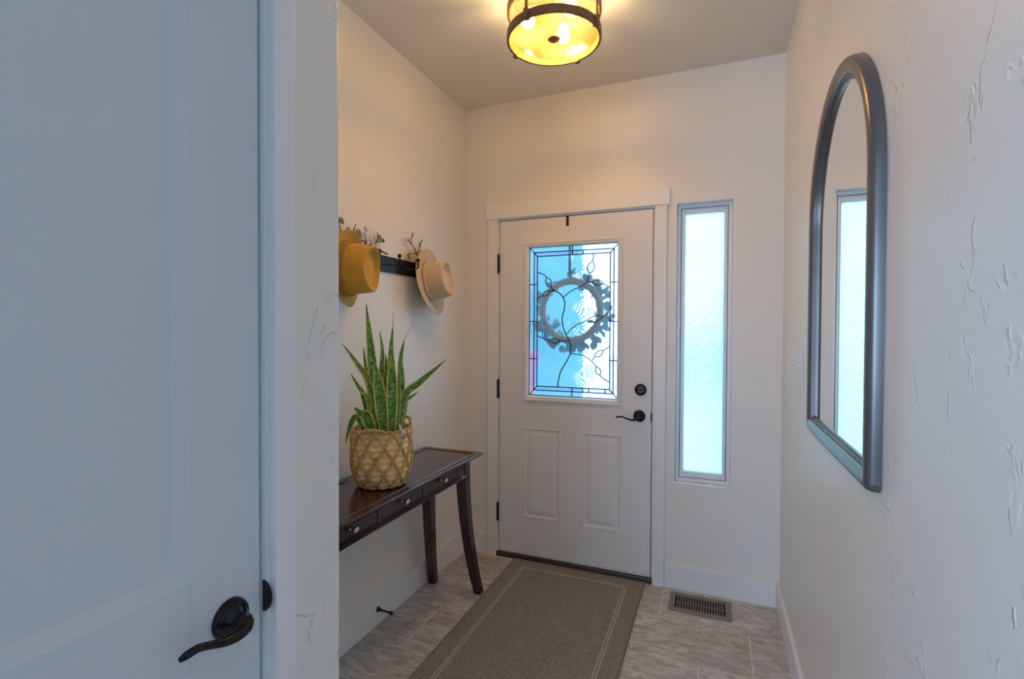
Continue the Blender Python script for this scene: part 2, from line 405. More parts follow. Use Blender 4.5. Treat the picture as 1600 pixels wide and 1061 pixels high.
# unseen rear window frame, added to hold the fill light
w2 = empty('fill_window', (-2.35, YR-.03, .1)); st(w2, 'unseen wide window frame added behind the viewer around the fill light', 'window')
for a, b in ((-4.4, -4.34), (-.36, -.3), (-2.38, -2.32)):
    MB().box(a, b, YR-.1, YR-.02, .1, 2.15).build('stile', M_VINYL, w2)
MB().box(-4.34, -.36, YR-.1, YR-.02, 2.09, 2.15).build('rail', M_VINYL, w2); MB().box(-4.34, -.36, YR-.1, YR-.02, .1, .15).build('rail', M_VINYL, w2)
# --- baseboards
BH, BT = .131, .016
st(MB().box(XL, XL+BT, YC, D, 0, BH).build('baseboard_left', M_TRIM, bevel=.003), 'tall white baseboard under the hat rack wall', 'baseboard')
st(MB().box(XR-BT, XR, YH, D, 0, BH).build('baseboard_right', M_TRIM, bevel=.003), 'tall white baseboard under the mirror wall', 'baseboard')
st(MB().box(XL+BT, -1.307, D-BT, D, 0, BH).build('baseboard_far_left', M_TRIM, bevel=.003), 'short white baseboard between table corner and door casing', 'baseboard')
st(MB().box(-.242, XR-BT, D-BT, D, 0, BH).build('baseboard_far_right', M_TRIM, bevel=.003), 'white baseboard below the narrow sidelight window', 'baseboard')
# --- front door casing and jamb
tr = empty('trim_1', (-.775, D, 0)); st(tr, 'flat white craftsman casing around the front door', 'door casing')
MB().box(-1.306, -1.245, D-.019, D, 0, 2.083).build('side_casing', M_TRIM, tr, bevel=.002)
MB().box(-.305, -.243, D-.019, D, 0, 2.083).build('side_casing', M_TRIM, tr, bevel=.002)
MB().box(-1.318, -.229, D-.025, D, 2.083, 2.175).build('head_casing', M_TRIM, tr, bevel=.002)
MB().box(-1.252, -1.237, D-.004, D+.14, .02, 2.088).build('jamb', M_TRIM, tr)
MB().box(-.313, -.298, D-.004, D+.14, .02, 2.088).build('jamb', M_TRIM, tr)
MB().box(-1.237, -.313, D-.004, D+.14, 2.0745, 2.088).build('head_jamb', M_TRIM, tr)
for a, b in ((-1.237, -1.222), (-.328, -.313)):
    MB().box(a, b, D+.05, D+.062, .02, 2.0745).build('door_stop_strip', M_RUBBER, tr)
MB().box(-1.222, -.328, D+.05, D+.062, 2.06, 2.0745).build('door_stop_strip', M_RUBBER, tr)
MB().box(-1.252, -.298, D-.012, D+.15, -.003, .030).build('threshold', M_ALU, tr, bevel=.006)

# ================================================================== FRONT DOOR
d1 = empty('door_1', (-.775, D+.02, DZ0)); st(d1, 'white front door with leaded oval-vine glass and two raised panels', 'door')
d1['label'] = 'white front door with vine-patterned leaded glass above two raised panels'
LX0, LX1, LZ0, LZ1 = -1.042, -.502, 1.008, 1.902     # glass lite
P1 = (-1.066, -.843, .268, .809); P2 = (-.701, -.483, .262, .807)
YB = D+.045
sl = MB()
def hole_slab(mb, xs, zs, holes):
    for i in range(len(xs)-1):
        for k in range(len(zs)-1):
            cx_, cz_ = (xs[i]+xs[i+1])/2, (zs[k]+zs[k+1])/2
            if any(h[0] < cx_ < h[1] and h[2] < cz_ < h[3] for h in holes): continue
            mb.box(xs[i], xs[i+1], D, YB, zs[k], zs[k+1])
hl = (LX0-.02, LX1+.02, LZ0-.02, LZ1+.02)
hole_slab(sl, [DX0, DX1], [DZ0+.012, .2], [])
hole_slab(sl, [DX0, P1[0], P1[1], P2[0], P2[1], DX1], [.2, P2[2], P1[2], P2[3], P1[3], .9], [P1, P2])
hole_slab(sl, [DX0, hl[0], hl[1], DX1], [.9, hl[2], hl[3], DZ1], [hl])
sl.build('slab', M_DOORW, d1)
MB().box(DX0, DX1, D-.002, YB, DZ0-.006, DZ0+.012).build('door_sweep', M_PLASTIC, d1)
MB().box(DX0, DX1, D+.004, YB, .030, DZ0-.006).build('sweep_gasket', M_RUBBER, d1)
def ring_prof(mb, rect, prof):     # nested rectangles: prof = [(inset, y)]
    x0, x1, z0, z1 = rect; vs_ = []; fs = []
    for ins, y in prof:
        vs_ += [(x0+ins, y, z0+ins), (x1-ins, y, z0+ins), (x1-ins, y, z1-ins), (x0+ins, y, z1-ins)]
    for i in range(len(prof)-1):
        for k in range(4): fs.append((i*4+k, i*4+(k+1) % 4, i*4+4+(k+1) % 4, i*4+4+k))
    return mb.add(vs_, fs), len(prof)*4
for P_ in (P1, P2):
    mb = MB(); pr_ = [(-.004, D+.0005), (-.002, D-.003), (.004, D-.0035), (.007, D+.002), (.010, D+.009), (.013, D+.010), (.040, D+.0015), (.042, D+.001)]
    ring_prof(mb, P_, pr_); n_ = len(mb.v); mb.f.append((n_-4, n_-3, n_-2, n_-1))
    mb.build('raised_panel', M_DOORW, d1)
lf = MB(); ring_prof(lf, (-1.073, -.479, .975, 1.930), [(0, D+.001), (0, D-.008), (.004, D-.013), (.012, D-.013), (.016, D-.009), (.024, D-.008), (.031, D+.004), (.031, D+.03)])
lf.build('lite_frame', M_DOORW, d1)
lb = MB(); ring_prof(lb, (-1.073, -.479, .975, 1.930), [(.031, D+.018), (.024, D+.055), (0, D+.055), (0, D+.044)]); lb.build('outer_lite_frame', M_DOORW, d1)
# leaded glass
YG = D+.012
def z4(x, y): p = on(820+x/7.858, 365+y/7.858, 'Y', YG); return (p.x, YG, p.z)
def z5(x, y): p = on(820+x/7.58, 495+y/7.58, 'Y', YG); return (p.x, YG, p.z)
A0 = (LX0, LX1, LZ0, LZ1)
def inset(ix, iz): return (LX0+ix, LX1-ix, LZ0+iz, LZ1-iz)
R0, R1, R2 = A0, inset(.030, .033), inset(.051, .057)
gl = empty('leaded_glass', (0, 0, 0)); gl.parent = d1; gl.location = (0, 0, 0); WORG[gl.name] = WORG[d1.name]
def pane(poly, mt):
    MB().prism([(x, YG-.0025, z) for x, z in poly], (0, .005, 0)).build('glass_pane', mt, gl)
pane([(R2[0], R2[2]), (R2[1], R2[2]), (R2[1], R2[3]), (R2[0], R2[3])], G_SWIRL)
ZT = [z4(55, 628)[2], z5(55, 55)[2], z5(55, 494)[2]]
ZTR = [z4(1100, 594)[2], z5(1060, 55)[2], z5(1060, 520)[2]]
XT = z4(588, 180)[0]; XB = z5(558, 900)[0]
def strip(o, i_, mt, ticksL=(), ticksR=(), tT=None, tB=None):
    zl = [i_[2]]+sorted(ticksL)+[i_[3]]; zo = [o[2]]+sorted(ticksL)+[o[3]]
    for k in range(len(zl)-1): pane([(o[0], zo[k]), (i_[0], zl[k]), (i_[0], zl[k+1]), (o[0], zo[k+1])], mt)
    zl = [i_[2]]+sorted(ticksR)+[i_[3]]; zo = [o[2]]+sorted(ticksR)+[o[3]]
    for k in range(len(zl)-1): pane([(i_[1], zl[k]), (o[1], zo[k]), (o[1], zo[k+1]), (i_[1], zl[k+1])], mt)
    for zo_, zi_, tk in ((o[3], i_[3], tT), (o[2], i_[2], tB)):
        xo = [o[0]]+([tk] if tk else [])+[o[1]]; xi = [i_[0]]+([tk] if tk else [])+[i_[1]]
        for k in range(len(xo)-1): pane([(xo[k], zo_), (xo[k+1], zo_), (xi[k+1], zi_), (xi[k], zi_)], mt)
strip(R0, R1, G_BEVEL, ZT, ZTR, XT, XB)
strip(R1, R2, G_RIPPLE)
CR = .0033
def came(pts, r=CR, closed=False):
    MB().tube(pts, r, 6, closed).build('lead_came', M_LEAD, gl, smooth='all')
for q in (R1, R2, (R0[0]+.003, R0[1]-.003, R0[2]+.003, R0[3]-.003)):
    for a, b in (((q[0], q[2]), (q[1], q[2])), ((q[1], q[2]), (q[1], q[3])), ((q[1], q[3]), (q[0], q[3])), ((q[0], q[3]), (q[0], q[2]))):
        came([(a[0], YG, a[1]), (b[0], YG, b[1])], .0034 if q is R1 or q is R2 else .003)
for a, b in ((0, 2), (1, 2), (0, 3), (1, 3)): came([(R0[a], YG, R0[b]), (R2[a], YG, R2[b])])
for z in ZT: came([(R0[0], YG, z), (R2[0], YG, z)])
for z in ZTR: came([(R0[1], YG, z), (R2[1], YG, z)])
came([(XT, YG, R0[3]), (XT, YG, R2[3])], .004); came([(XB, YG, R0[2]), (XB, YG, R2[2])])
for x in (z4(716, 200)[0],): came([(x, YG, R1[3]), (x, YG, R2[3])])
for q in (685, 757, 950): x = z5(q, 890)[0]; came([(x, YG, R1[2]), (x, YG, R2[2])])
def edgeX(p, side): return (R2[0] if side < 0 else R2[1], YG, p[2])
def leafshape(a, b, wpx, zf):
    a, b = Vector(zf(*a)), Vector(zf(*b)); d = b-a; nn = Vector((d.z, 0, -d.x)).normalized(); W_ = wpx/7.7/275.0
    pts = []
    for k in range(13): tt = k/12; pts.append(a+d*tt+nn*(W_/2*math.sin(math.pi*tt)**.85))
    for k in range(1, 12): tt = 1-k/12; pts.append(a+d*tt-nn*(W_/2*math.sin(math.pi*tt)**.85))
    came(pts, CR, True)
stem = [(z5(392, 848)[0], YG, R2[2])]+[z5(*p) for p in ((397, 760), (430, 640), (500, 520), (537, 440), (545, 350), (525, 280), (490, 212), (455, 120), (443, 20))]+[z4(*p) for p in ((480, 950), (492, 870), (475, 790), (440, 745), (390, 710), (345, 690), (320, 655))]
came(catmull(stem, 4), .0038)
leafshape((320, 655), (268, 540), 72, z4); came(catmull([z4(268, 540), z4(230, 500), edgeX(z4(168, 478), -1)], 4))
came(catmull([z4(390, 708), z4(350, 702), z4(318, 705)], 4)); leafshape((318, 705), (215, 762), 52, z4); came([z4(215, 762), edgeX(z4(165, 800), -1)])
came(catmull([z4(*p) for p in ((472, 785), (560, 710), (640, 670), (720, 630), (765, 585), (780, 530), (795, 490))], 4), .003)
leafshape((795, 490), (832, 340), 88, z4); q = z4(842, 240); came(catmull([z4(832, 340), z4(842, 290), (q[0], YG, R2[3])], 4))
came([z4(765, 588), z4(835, 592)]); leafshape((835, 592), (965, 615), 66, z4); came(catmull([z4(965, 615), z4(1000, 635), edgeX(z4(1040, 662), 1)], 4))
came(catmull([z5(*p) for p in ((490, 212), (560, 135), (640, 85), (725, 50))], 4), .003); leafshape((725, 50), (930, 0), 62, z5); came(catmull([z5(930, 0), z4(1000, 985), edgeX(z4(1040, 970), 1)], 3))
came(catmull([z5(525, 272), z5(470, 290), z5(412, 286)], 4)); leafshape((412, 286), (292, 284), 62, z5); came(catmull([z5(292, 284), z5(240, 265), edgeX(z5(160, 225), -1)], 4))
came(catmull([z5(*p) for p in ((540, 440), (620, 443), (700, 465), (780, 515), (848, 592))], 4), .003); leafshape((848, 592), (888, 692), 62, z5); came(catmull([z5(888, 692), z5(940, 740), edgeX(z5(1000, 775), 1)], 4))
came([z5(800, 520), z5(825, 475)]); leafshape((825, 475), (930, 400), 62, z5); came([z5(930, 400), edgeX(z5(1000, 352), 1)])
# hardware
for z in (1.811, 1.040, .277):
    h = MB().tube([(-1.2375, D-.008, z-.052), (-1.2375, D-.008, z+.052)], .0075, 10).build('hinge', M_BLACK, d1, smooth=True)
    MB().ball((-1.2375, D-.008, z+.055), .006, 8).ball((-1.2375, D-.008, z-.055), .006, 8).build('hinge_finial', M_BLACK, h, smooth=True)
db = MB().lathe([(.033, 0), (.033, .006), (.030, .012), (.022, .014), (.020, .011)], 28, (-.377, D, 1.074), (0, -1, 0)).build('deadbolt', M_BLACK, d1, smooth=True)
MB().box(-.393, -.361, D-.026, D-.011, 1.070, 1.078).build('thumb_turn', M_BLACK, db, bevel=.002)
def lever(parent, c, out, along, length, droop, s=1.0, sc=1.0):
    c = Vector(c); out = Vector(out); al = Vector(along); up = Vector((0, 0, 1))
    ro = MB().lathe([(.0335*sc, 0), (.0335*sc, .004), (.030*sc, .009), (.0255*sc, .010), (.0245*sc, .013), (.016*sc, .017), (.0125*sc, .020), (.0115*sc, .040), (.0125*sc, .048)], 36, c, out).build('lever_rose', M_BLACK, parent, smooth=True)
    return ro, c, out, al, up
ro, c_, o_, al, up = lever(d1, (-.383, D, .927), (0, -1, 0), (-1, 0, 0), .11, 0)
pts = [c_+o_*.050+al*(-.012)+up*.006, c_+o_*.054+al*.004+up*(-.006), c_+o_*.055+al*.03+up*(-.016), c_+o_*.054+al*.06+up*(-.011), c_+o_*.052+al*.085+up*(-.003), c_+o_*.050+al*.108+up*(-.004), c_+o_*.048+al*.120+up*(-.008)]
MB().tube(catmull(pts, 6), [.0105-.0062*min(1, i/18) for i in range(37)], 10).build('lever_handle', M_BLACK, ro, smooth='all')
MB().box(-.322, -.314, D-.003, D+.02, .898, .948).build('latch_plate', M_BLACK, d1, bevel=.002)

# ================================================================== SIDELIGHT WINDOW
w1 = empty('window_1', ((WX0+WX1)/2, D+.06, WZ0)); st(w1, 'tall narrow sidelight window with white vinyl frame and obscure glass', 'window')
YW0, YW1 = D+.050, D+.110
fx0, fx1, fz0, fz1 = WX0+.001, WX1-.001, WZ0+.001, WZ1-.001
gx0, gx1, gz0, gz1 = -.155, .046, .629, 2.041
fr = MB(); ring_prof(fr, (fx0, fx1, fz0, fz1), [(0, YW1), (0, YW0), (.016, YW0), (.016, YW0+.010), (.022, YW0+.010)])
fr.build('frame', M_VINYL, w1)
sa = MB()
def sash(mb, o, i_, ya, yb):
    mb.box(o[0], i_[0], ya, yb, o[2], o[3]).box(i_[1], o[1], ya, yb, o[2], o[3]).box(i_[0], i_[1], ya, yb, o[2], i_[2]).box(i_[0], i_[1], ya, yb, i_[3], o[3])
sash(sa, (fx0+.016, fx1-.016, fz0+.016, fz1-.016), (gx0, gx1, gz0, gz1), YW0+.010, YW1-.01); sa.build('sash', M_VINYL, w1, bevel=.003)
gb = MB(); ring_prof(gb, (gx0-.001, gx1+.001, gz0-.001, gz1+.001), [(0, YW0+.009), (.004, YW0+.020), (.004, YW0+.03)]); gb.build('glazing_bead', M_VINYL, w1)
MB().box(gx0+.001, gx1-.001, YW0+.022, YW0+.027, gz0+.001, gz1-.001).build('obscure_pane', G_OBSC, w1)
MB().box(-.085, -.035, YW0-.010, YW0+.002, fz0+.004, fz0+.014).build('sash_latch', M_PLASTIC, w1, bevel=.002)

# ================================================================== NEAR PANEL DOOR
XD = -.752
d2 = empty('door_2', (XD, .27, .01)); st(d2, 'shaker panel door greyed by painted-in shade, with dark lever in the near left wall', 'door')
dy0, dy1, dz0, dz1 = PY0+.004, .6585, .012, 2.045
XB2 = XD-.035
SW = .128
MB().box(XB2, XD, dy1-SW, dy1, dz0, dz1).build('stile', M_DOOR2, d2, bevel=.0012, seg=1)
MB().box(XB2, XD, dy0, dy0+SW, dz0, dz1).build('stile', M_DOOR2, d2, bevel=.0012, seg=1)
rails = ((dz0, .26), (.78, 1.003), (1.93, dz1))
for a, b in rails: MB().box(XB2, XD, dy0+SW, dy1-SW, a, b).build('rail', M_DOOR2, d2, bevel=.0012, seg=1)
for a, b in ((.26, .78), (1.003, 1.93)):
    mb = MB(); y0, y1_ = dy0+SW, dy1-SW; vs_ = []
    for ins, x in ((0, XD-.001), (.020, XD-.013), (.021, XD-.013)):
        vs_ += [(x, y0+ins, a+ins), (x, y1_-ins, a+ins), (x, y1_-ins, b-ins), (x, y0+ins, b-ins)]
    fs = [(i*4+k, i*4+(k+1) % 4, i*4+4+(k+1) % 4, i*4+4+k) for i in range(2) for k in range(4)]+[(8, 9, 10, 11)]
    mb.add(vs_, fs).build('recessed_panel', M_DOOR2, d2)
RC = on(359, 966, 'X', XD)
ro2 = MB().lathe([(.0335, 0), (.0335, .004), (.031, .0085), (.0265, .010), (.0255, .0125), (.017, .018), (.0135, .021), (.0125, .030), (.0135, .034), (.012, .040), (.006, .043)], 40, RC, (1, 0, 0)).build('lever_rose', M_BLACK, d2, smooth=True)
XLv = XD+.038
lp = [on(u, v, 'X', x) for u, v, x in ((392, 967, XLv), (386, 980, XLv+.004), (372, 993, XLv+.005), (352, 1003, XLv+.004), (330, 1008, XLv+.002), (310, 1013, XLv), (292, 1024, XLv-.004), (281, 1032, XLv-.010))]
lr = [.0062, .0092, .0088, .0072, .0062, .0062, .0064, .0042]
lpc = catmull(lp, 6); lrc = [np.interp(i/6, range(8), lr) for i in range(len(lpc))]
MB().tube(lpc, [float(x) for x in lrc], 12).build('lever_handle', M_BLACK, ro2, smooth='all')
MB().tube([RC+Vector((.028, 0, 0)), RC*.3+lp[0]*.7+Vector((0, 0, 0))], [.0115, .0095], 14).build('lever_neck', M_BLACK, ro2, smooth=True)
MB().ball(lp[0]+Vector((-.003, -.003, .002)), .0075, 12).build('lever_bulb', M_BLACK, ro2, smooth='all')
# casing / jamb of near door
tr2 = empty('trim_2', (XN, .27, 0)); st(tr2, 'narrow white casing and jamb framing the near panel door', 'door casing')
MB().box(XN-.115, XN+.000, PY1, PY1+.012, 0, PZ1+.012).build('jamb', M_TRIM, tr2)
MB().box(XN-.115, XN+.000, PY0-.012, PY0, 0, PZ1+.012).build('jamb', M_TRIM, tr2)
MB().box(XN-.115, XN+.000, PY0, PY1, PZ1, PZ1+.012).build('head_jamb', M_TRIM, tr2)
MB().box(XN, XN+.018, PY1+.004, PY1+.050, 0, PZ1+.05).build('side_casing', M_TRIM, tr2, bevel=.0015)
MB().box(XN, XN+.018, PY0-.06, PY0-.004, 0, PZ1+.05).build('side_casing', M_TRIM, tr2, bevel=.0015)
MB().box(XN, XN+.018, PY0-.06, PY1+.050, PZ1+.05, PZ1+.11).build('head_casing', M_TRIM, tr2, bevel=.0015)
MB().box(XD-.035, XD-.025, PY1-.003, PY1, 0, PZ1).build('door_stop_strip', M_RUBBER, tr2)
spz = on(415, 933, 'X', XN+.001).z
sp = MB(); poly = [(XD+.003+.021*math.sin(math.pi*k/16), PY1-.0004, spz+.028*math.cos(math.pi*k/16)) for k in range(17)]
sp.prism(poly, (0, -.0022, 0))
sp.build('strike_plate', M_BLACK, tr2)

# ================================================================== RUG
rg = empty('entry_rug', (-.732, 1.95, 0)); tag(rg, 'dark taupe ribbed flatweave rug lying before the front door', 'rug')
rx0, rx1, ry0, ry1 = -1.118, -.345, 1.02, 2.832
MB().box(rx0, rx1, ry0, ry1, .0005, .0075).build('field', M_RUG, rg, bevel=.002)
for a, b, c2, d_ in ((rx0-.002, rx0+.008, ry0, ry1), (rx1-.008, rx1+.002, ry0, ry1), (rx0, rx1, ry1-.008, ry1+.002), (rx0, rx1, ry0-.002, ry0+.008)):
    MB().box(a, b, c2, d_, .0005, .0088).build('binding', M_RUGDARK, rg, bevel=.002)
for ins in (.083, .097):
    q0, q1, s0, s1 = rx0+ins, rx1-ins, ry0+ins, ry1-ins; w_ = .0022
    for a, b, c2, d_ in ((q0-w_, q0+w_, s0, s1), (q1-w_, q1+w_, s0, s1), (q0, q1, s1-w_, s1+w_), (q0, q1, s0-w_, s0+w_)):
        MB().box(a, b, c2, d_, .004, .0084).build('border_stripe', M_RUGLINE, rg)

# ================================================================== FLOOR VENT
fv = empty('floor_vent', (-.055, 2.703, 0)); tag(fv, 'taupe metal floor register with narrow louvres below the sidelight', 'vent')
vx0, vx1, vy0, vy1 = -.203, .093, 2.606, 2.801
hx0, hx1, hy0, hy1 = vx0+.028, vx1-.028, vy0+.034, vy1-.034
mb = MB(); vs_ = []
for rect, z in (((vx0, vx1, vy0, vy1), .0005), ((vx0+.004, vx1-.004, vy0+.004, vy1-.004), .0055), ((hx0, hx1, hy0, hy1), .0065), ((hx0, hx1, hy0, hy1), .001)):
    a, b, c2, d_ = rect; vs_ += [(a, c2, z), (b, c2, z), (b, d_, z), (a, d_, z)]
mb.add(vs_, [(i*4+k, i*4+(k+1) % 4, i*4+4+(k+1) % 4, i*4+4+k) for i in range(3) for k in range(4)]).build('frame', M_VENT, fv)
MB().box(hx0, hx1, hy0, hy1, .0004, .0010).build('duct_shade_sheet', M_DARKHOLE, fv)  # black sheet on the solid floor, painted as the shade of a recess
NL = 19
for k in range(1, NL):
    x = hx0+(hx1-hx0)*k/NL; MB().box(x-.0028, x+.0028, hy0, hy1, .001, .0062).build('louvre', M_VENT, fv)
MB().box(hx0, hx1, (hy0+hy1)/2-.002, (hy0+hy1)/2+.002, .001, .0025).build('cross_bar', M_VENT, fv)

# ================================================================== DOOR BUMPER on the left baseboard
ds = empty('door_bumper', (XL+BT, 1.946, .074)); tag(ds, 'small black rod door bumper screwed to the left baseboard', 'door stop')
MB().lathe([(.013, 0), (.012, .003), (.007, .012), (.0045, .03), (.0045, .068)], 16, (XL+BT, 1.946, .076), (1, .02, -.04)).build('rod', M_IRON, ds, smooth=True)
MB().lathe([(.0075, .066), (.009, .070), (.009, .078), (.006, .082)], 16, (XL+BT, 1.946, .076), (1, .02, -.04)).build('rubber_tip', M_RUBBER, ds, smooth=True)

# ================================================================== CONSOLE TABLE
TX0, TX1, TY0, TY1, TZ = -1.461, -1.110, 1.085, 2.352, .766
tb = empty('console_table', ((TX0+TX1)/2, (TY0+TY1)/2, 0)); tag(tb, 'dark espresso wooden console table with drawers and splayed curved legs', 'console table')
bw = .034
def bevel_top(mb, a, b, c2, d_):   # edge moulding: thin lip bevelled underneath
    pass
mb = MB(); vs_ = []
for ins, z in ((.022, TZ-.026), (.004, TZ-.012), (0, TZ-.009), (0, TZ-.002), (.002, TZ), (bw, TZ), (bw+.003, TZ-.006), (bw+.010, TZ-.006), (bw+.012, TZ-.0035)):
    vs_ += [(TX0+ins, TY0+ins, z), (TX1-ins, TY0+ins, z), (TX1-ins, TY1-ins, z), (TX0+ins, TY1-ins, z)]
n_ = 9
mb.add(vs_, [(i*4+k, i*4+(k+1) % 4, i*4+4+(k+1) % 4, i*4+4+k) for i in range(n_-1) for k in range(4)]+[(3, 2, 1, 0)])
tt_ = mb.build('top_frame', M_WOOD, tb)
ins = bw+.0122
MB().box(TX0+ins, TX1-ins, TY0+ins, TY1-ins, TZ-.012, TZ-.0032).build('top_panel', M_WOOD, tb)
AX0, AX1, AY0, AY1, AZ0, AZ1 = -1.418, -1.166, 1.135, 2.305, .660, TZ-.026
for a in ((AX0, AX0+.018, AY0, AY1), (AX0, AX1, AY0, AY0+.018), (AX0, AX1, AY1-.018, AY1)):
    MB().box(*a, AZ0, AZ1).build('apron', M_WOOD, tb)
# front apron: rails and stiles round the drawers
cy_ = [1.4035, 1.7165, 2.0295]; dw = .292
MB().box(AX1-.018, AX1, AY0, AY1, AZ1-.010, AZ1).build('apron_rail', M_WOOD, tb); MB().box(AX1-.018, AX1, AY0, AY1, AZ0, AZ0+.012).build('apron_rail', M_WOOD, tb)
ed = [AY0]+[c2+s_*dw/2 for c2 in cy_ for s_ in (-1, 1)]+[AY1]
for k in range(0, len(ed), 2): MB().box(AX1-.018, AX1, ed[k], ed[k+1], AZ0+.012, AZ1-.010).build('apron_stile', M_WOOD, tb)
mb = MB().prism([(AX1, AY0, AZ0-.004), (AX1+.012, AY0, AZ0-.004), (AX1+.013, AY0, AZ0+.001), (AX1+.004, AY0, AZ0+.008), (AX1, AY0, AZ0+.009)], (0, AY1-AY0-.06, 0)); mb.build('apron_moulding', M_WOOD, tb)
for c2 in cy_:
    dr = MB().box(AX1-.2, AX1-.002, c2-dw/2+.002, c2+dw/2-.002, AZ0+.014, AZ1-.012).build('drawer', M_WOOD, tb, bevel=.0015)
    MB().lathe([(.0095, 0), (.0085, .003), (.005, .006), (.0048, .014), (.008, .017), (.0125, .021), (.0132, .025), (.0105, .029), (.004, .031)], 20, (AX1-.003, c2-.003, .704), (1, 0, 0)).build('drawer_knob', M_CHROME, dr, smooth='all')
def table_leg(sx, sy):
    # sx +1 front, -1 rear; sy +1 far end, -1 near end
    mb = MB(); rows = []
    for k in range(13):
        z = AZ1*(1-k/12); q = k/12
        fl_ = q**2.1
        s_ = .058-.017*q
        xo = (AX1+.004+.030*fl_) if sx > 0 else (AX0-.004-.032*fl_)
        yo = (AY1+.004+.108*fl_) if sy > 0 else (AY0-.004-.108*fl_)
        x0, x1 = (xo-s_, xo) if sx > 0 else (xo, xo+s_)
        y0, y1_ = (yo-s_, yo) if sy > 0 else (yo, yo+s_)
        rows += [(x0, y0, z), (x1, y0, z), (x1, y1_, z), (x0, y1_, z)]
    mb.add(rows, [(i*4+k, i*4+(k+1) % 4, i*4+4+(k+1) % 4, i*4+4+k) for i in range(12) for k in range(4)]+[(0, 1, 2, 3), (51, 50, 49, 48)])
    mb.build('leg', M_WOOD, tb, bevel=.0025)
for sx in (1, -1):
    for sy in (1, -1): table_leg(sx, sy)

# ================================================================== BASKET
BX, BY, BZ = -1.268, 1.710, TZ
bk = empty('woven_basket', (BX, BY, BZ)); tag(bk, 'straw basket with diamond cord lattice standing on the console table', 'basket')
BHGT = .222
def brad(t_):   # radius over height 0..1
    return float(np.interp(t_, [0, .04, .12, .3, .55, .8, 1.0], [.086, .096, .106, .116, .119, .118, .1155]))
mb = MB(); NR, NC, sub = 9, 22, 5
vs_ = []; nth = NC*5; nz = NR*6
for i in range(nz+1):
    tz = i/nz; rw_ = tz*NR; ri = int(min(rw_, NR-1)); fr_ = rw_-ri
    for k in range(nth):
        cc = k/5+(.5 if ri % 2 else 0)
        b = (max(0, math.sin(math.pi*fr_)))**.6*(.45+.55*abs(math.sin(math.pi*cc))**.7)
        rr = brad(tz)-.007+.0085*b+random.uniform(-.0006, .0006)
        a = 2*math.pi*k/nth
        vs_.append((BX+rr*math.cos(a), BY+rr*math.sin(a), BZ+.004+tz*BHGT+random.uniform(-.001, .001)))
fs = [(i*nth+k, i*nth+(k+1) % nth, (i+1)*nth+(k+1) % nth, (i+1)*nth+k) for i in range(nz) for k in range(nth)]
mb.add(vs_, fs); mb.lathe([(.084, .001), (.09, .004)], 40, (BX, BY, BZ)).build('woven_wall', M_STRAW, bk, smooth='all')
mb = MB(); mb.lathe([(brad(t_)-.009, .004+t_*BHGT) for t_ in np.linspace(0, 1, 8)], 40, (BX, BY, BZ), cap=False).build('inner_liner', M_STRAW, bk, smooth='all')
NCORD = 11
for sgn in (1, -1):
    for k in range(NCORD):
        pts = []
        for i in range(15):
            tz = i/14; a = 2*math.pi*k/NCORD+sgn*tz*2*math.pi*2.0/NCORD
            rr = brad(tz)+.0035+(.0012 if sgn > 0 else 0); pts.append((BX+rr*math.cos(a), BY+rr*math.sin(a), BZ+.006+tz*BHGT))
        MB().tube(pts, .0048, 6).build('lattice_cord', M_CORD, bk, smooth='all')
def rimc(n_, rr, z, ph=0): return [(BX+rr*math.cos(2*math.pi*k/n_), BY+rr*math.sin(2*math.pi*k/n_), z+.0025*math.sin(2*math.pi*k/n_*16+ph)) for k in range(n_)]
MB().tube(rimc(96, .116, BZ+BHGT+.006), .0060, 7, True).build('rim_braid', M_CORD, bk, smooth='all')
MB().tube(rimc(96, .1135, BZ+BHGT-.004, math.pi), .0055, 7, True).build('rim_braid', M_STRAW, bk, smooth='all')
MB().tube(rimc(64, .092, BZ+.0075), .0062, 7, True).build('base_braid', M_CORD, bk, smooth='all')
def handle(ang, span, hgt, name, m_):
    pts = []
    for k in range(17):
        s_ = -1+2*k/16; a = ang+s_*span; rr = .119+.004*(1-s_*s_)
        pts.append((BX+rr*math.cos(a), BY+rr*math.sin(a), BZ+BHGT+.004+hgt*(1-s_*s_)**.6))
    MB().tube(pts, .0062, 8).build(name, m_, bk, smooth='all')
va = math.atan2(-BY, -BX)              # direction from basket to viewer
handle(va-.30, .42, .016, 'handle', M_CORD); handle(va+2.05, .32, .035, 'handle', M_CORD)
c0 = Vector((BX+.122*math.cos(va+.72), BY+.122*math.sin(va+.72), BZ+BHGT+.004))
mb = MB()
for dx, dz, L in ((-.35, .9, .034), (.5, .6, .024), (.7, -.2, .022), (-.2, -.9, .03)):
    d_ = _R*dx+Vector((0, 0, 1))*dz; mb.tube(catmull([c0, c0+d_*L*.5+Vector((0, -.004, 0)), c0+d_*L], 3), [.005]*4+[.004, .003, .002], 6)
mb.ball(c0, .008, 8).build('fibre_knot', M_PALECORD, bk, smooth='all')

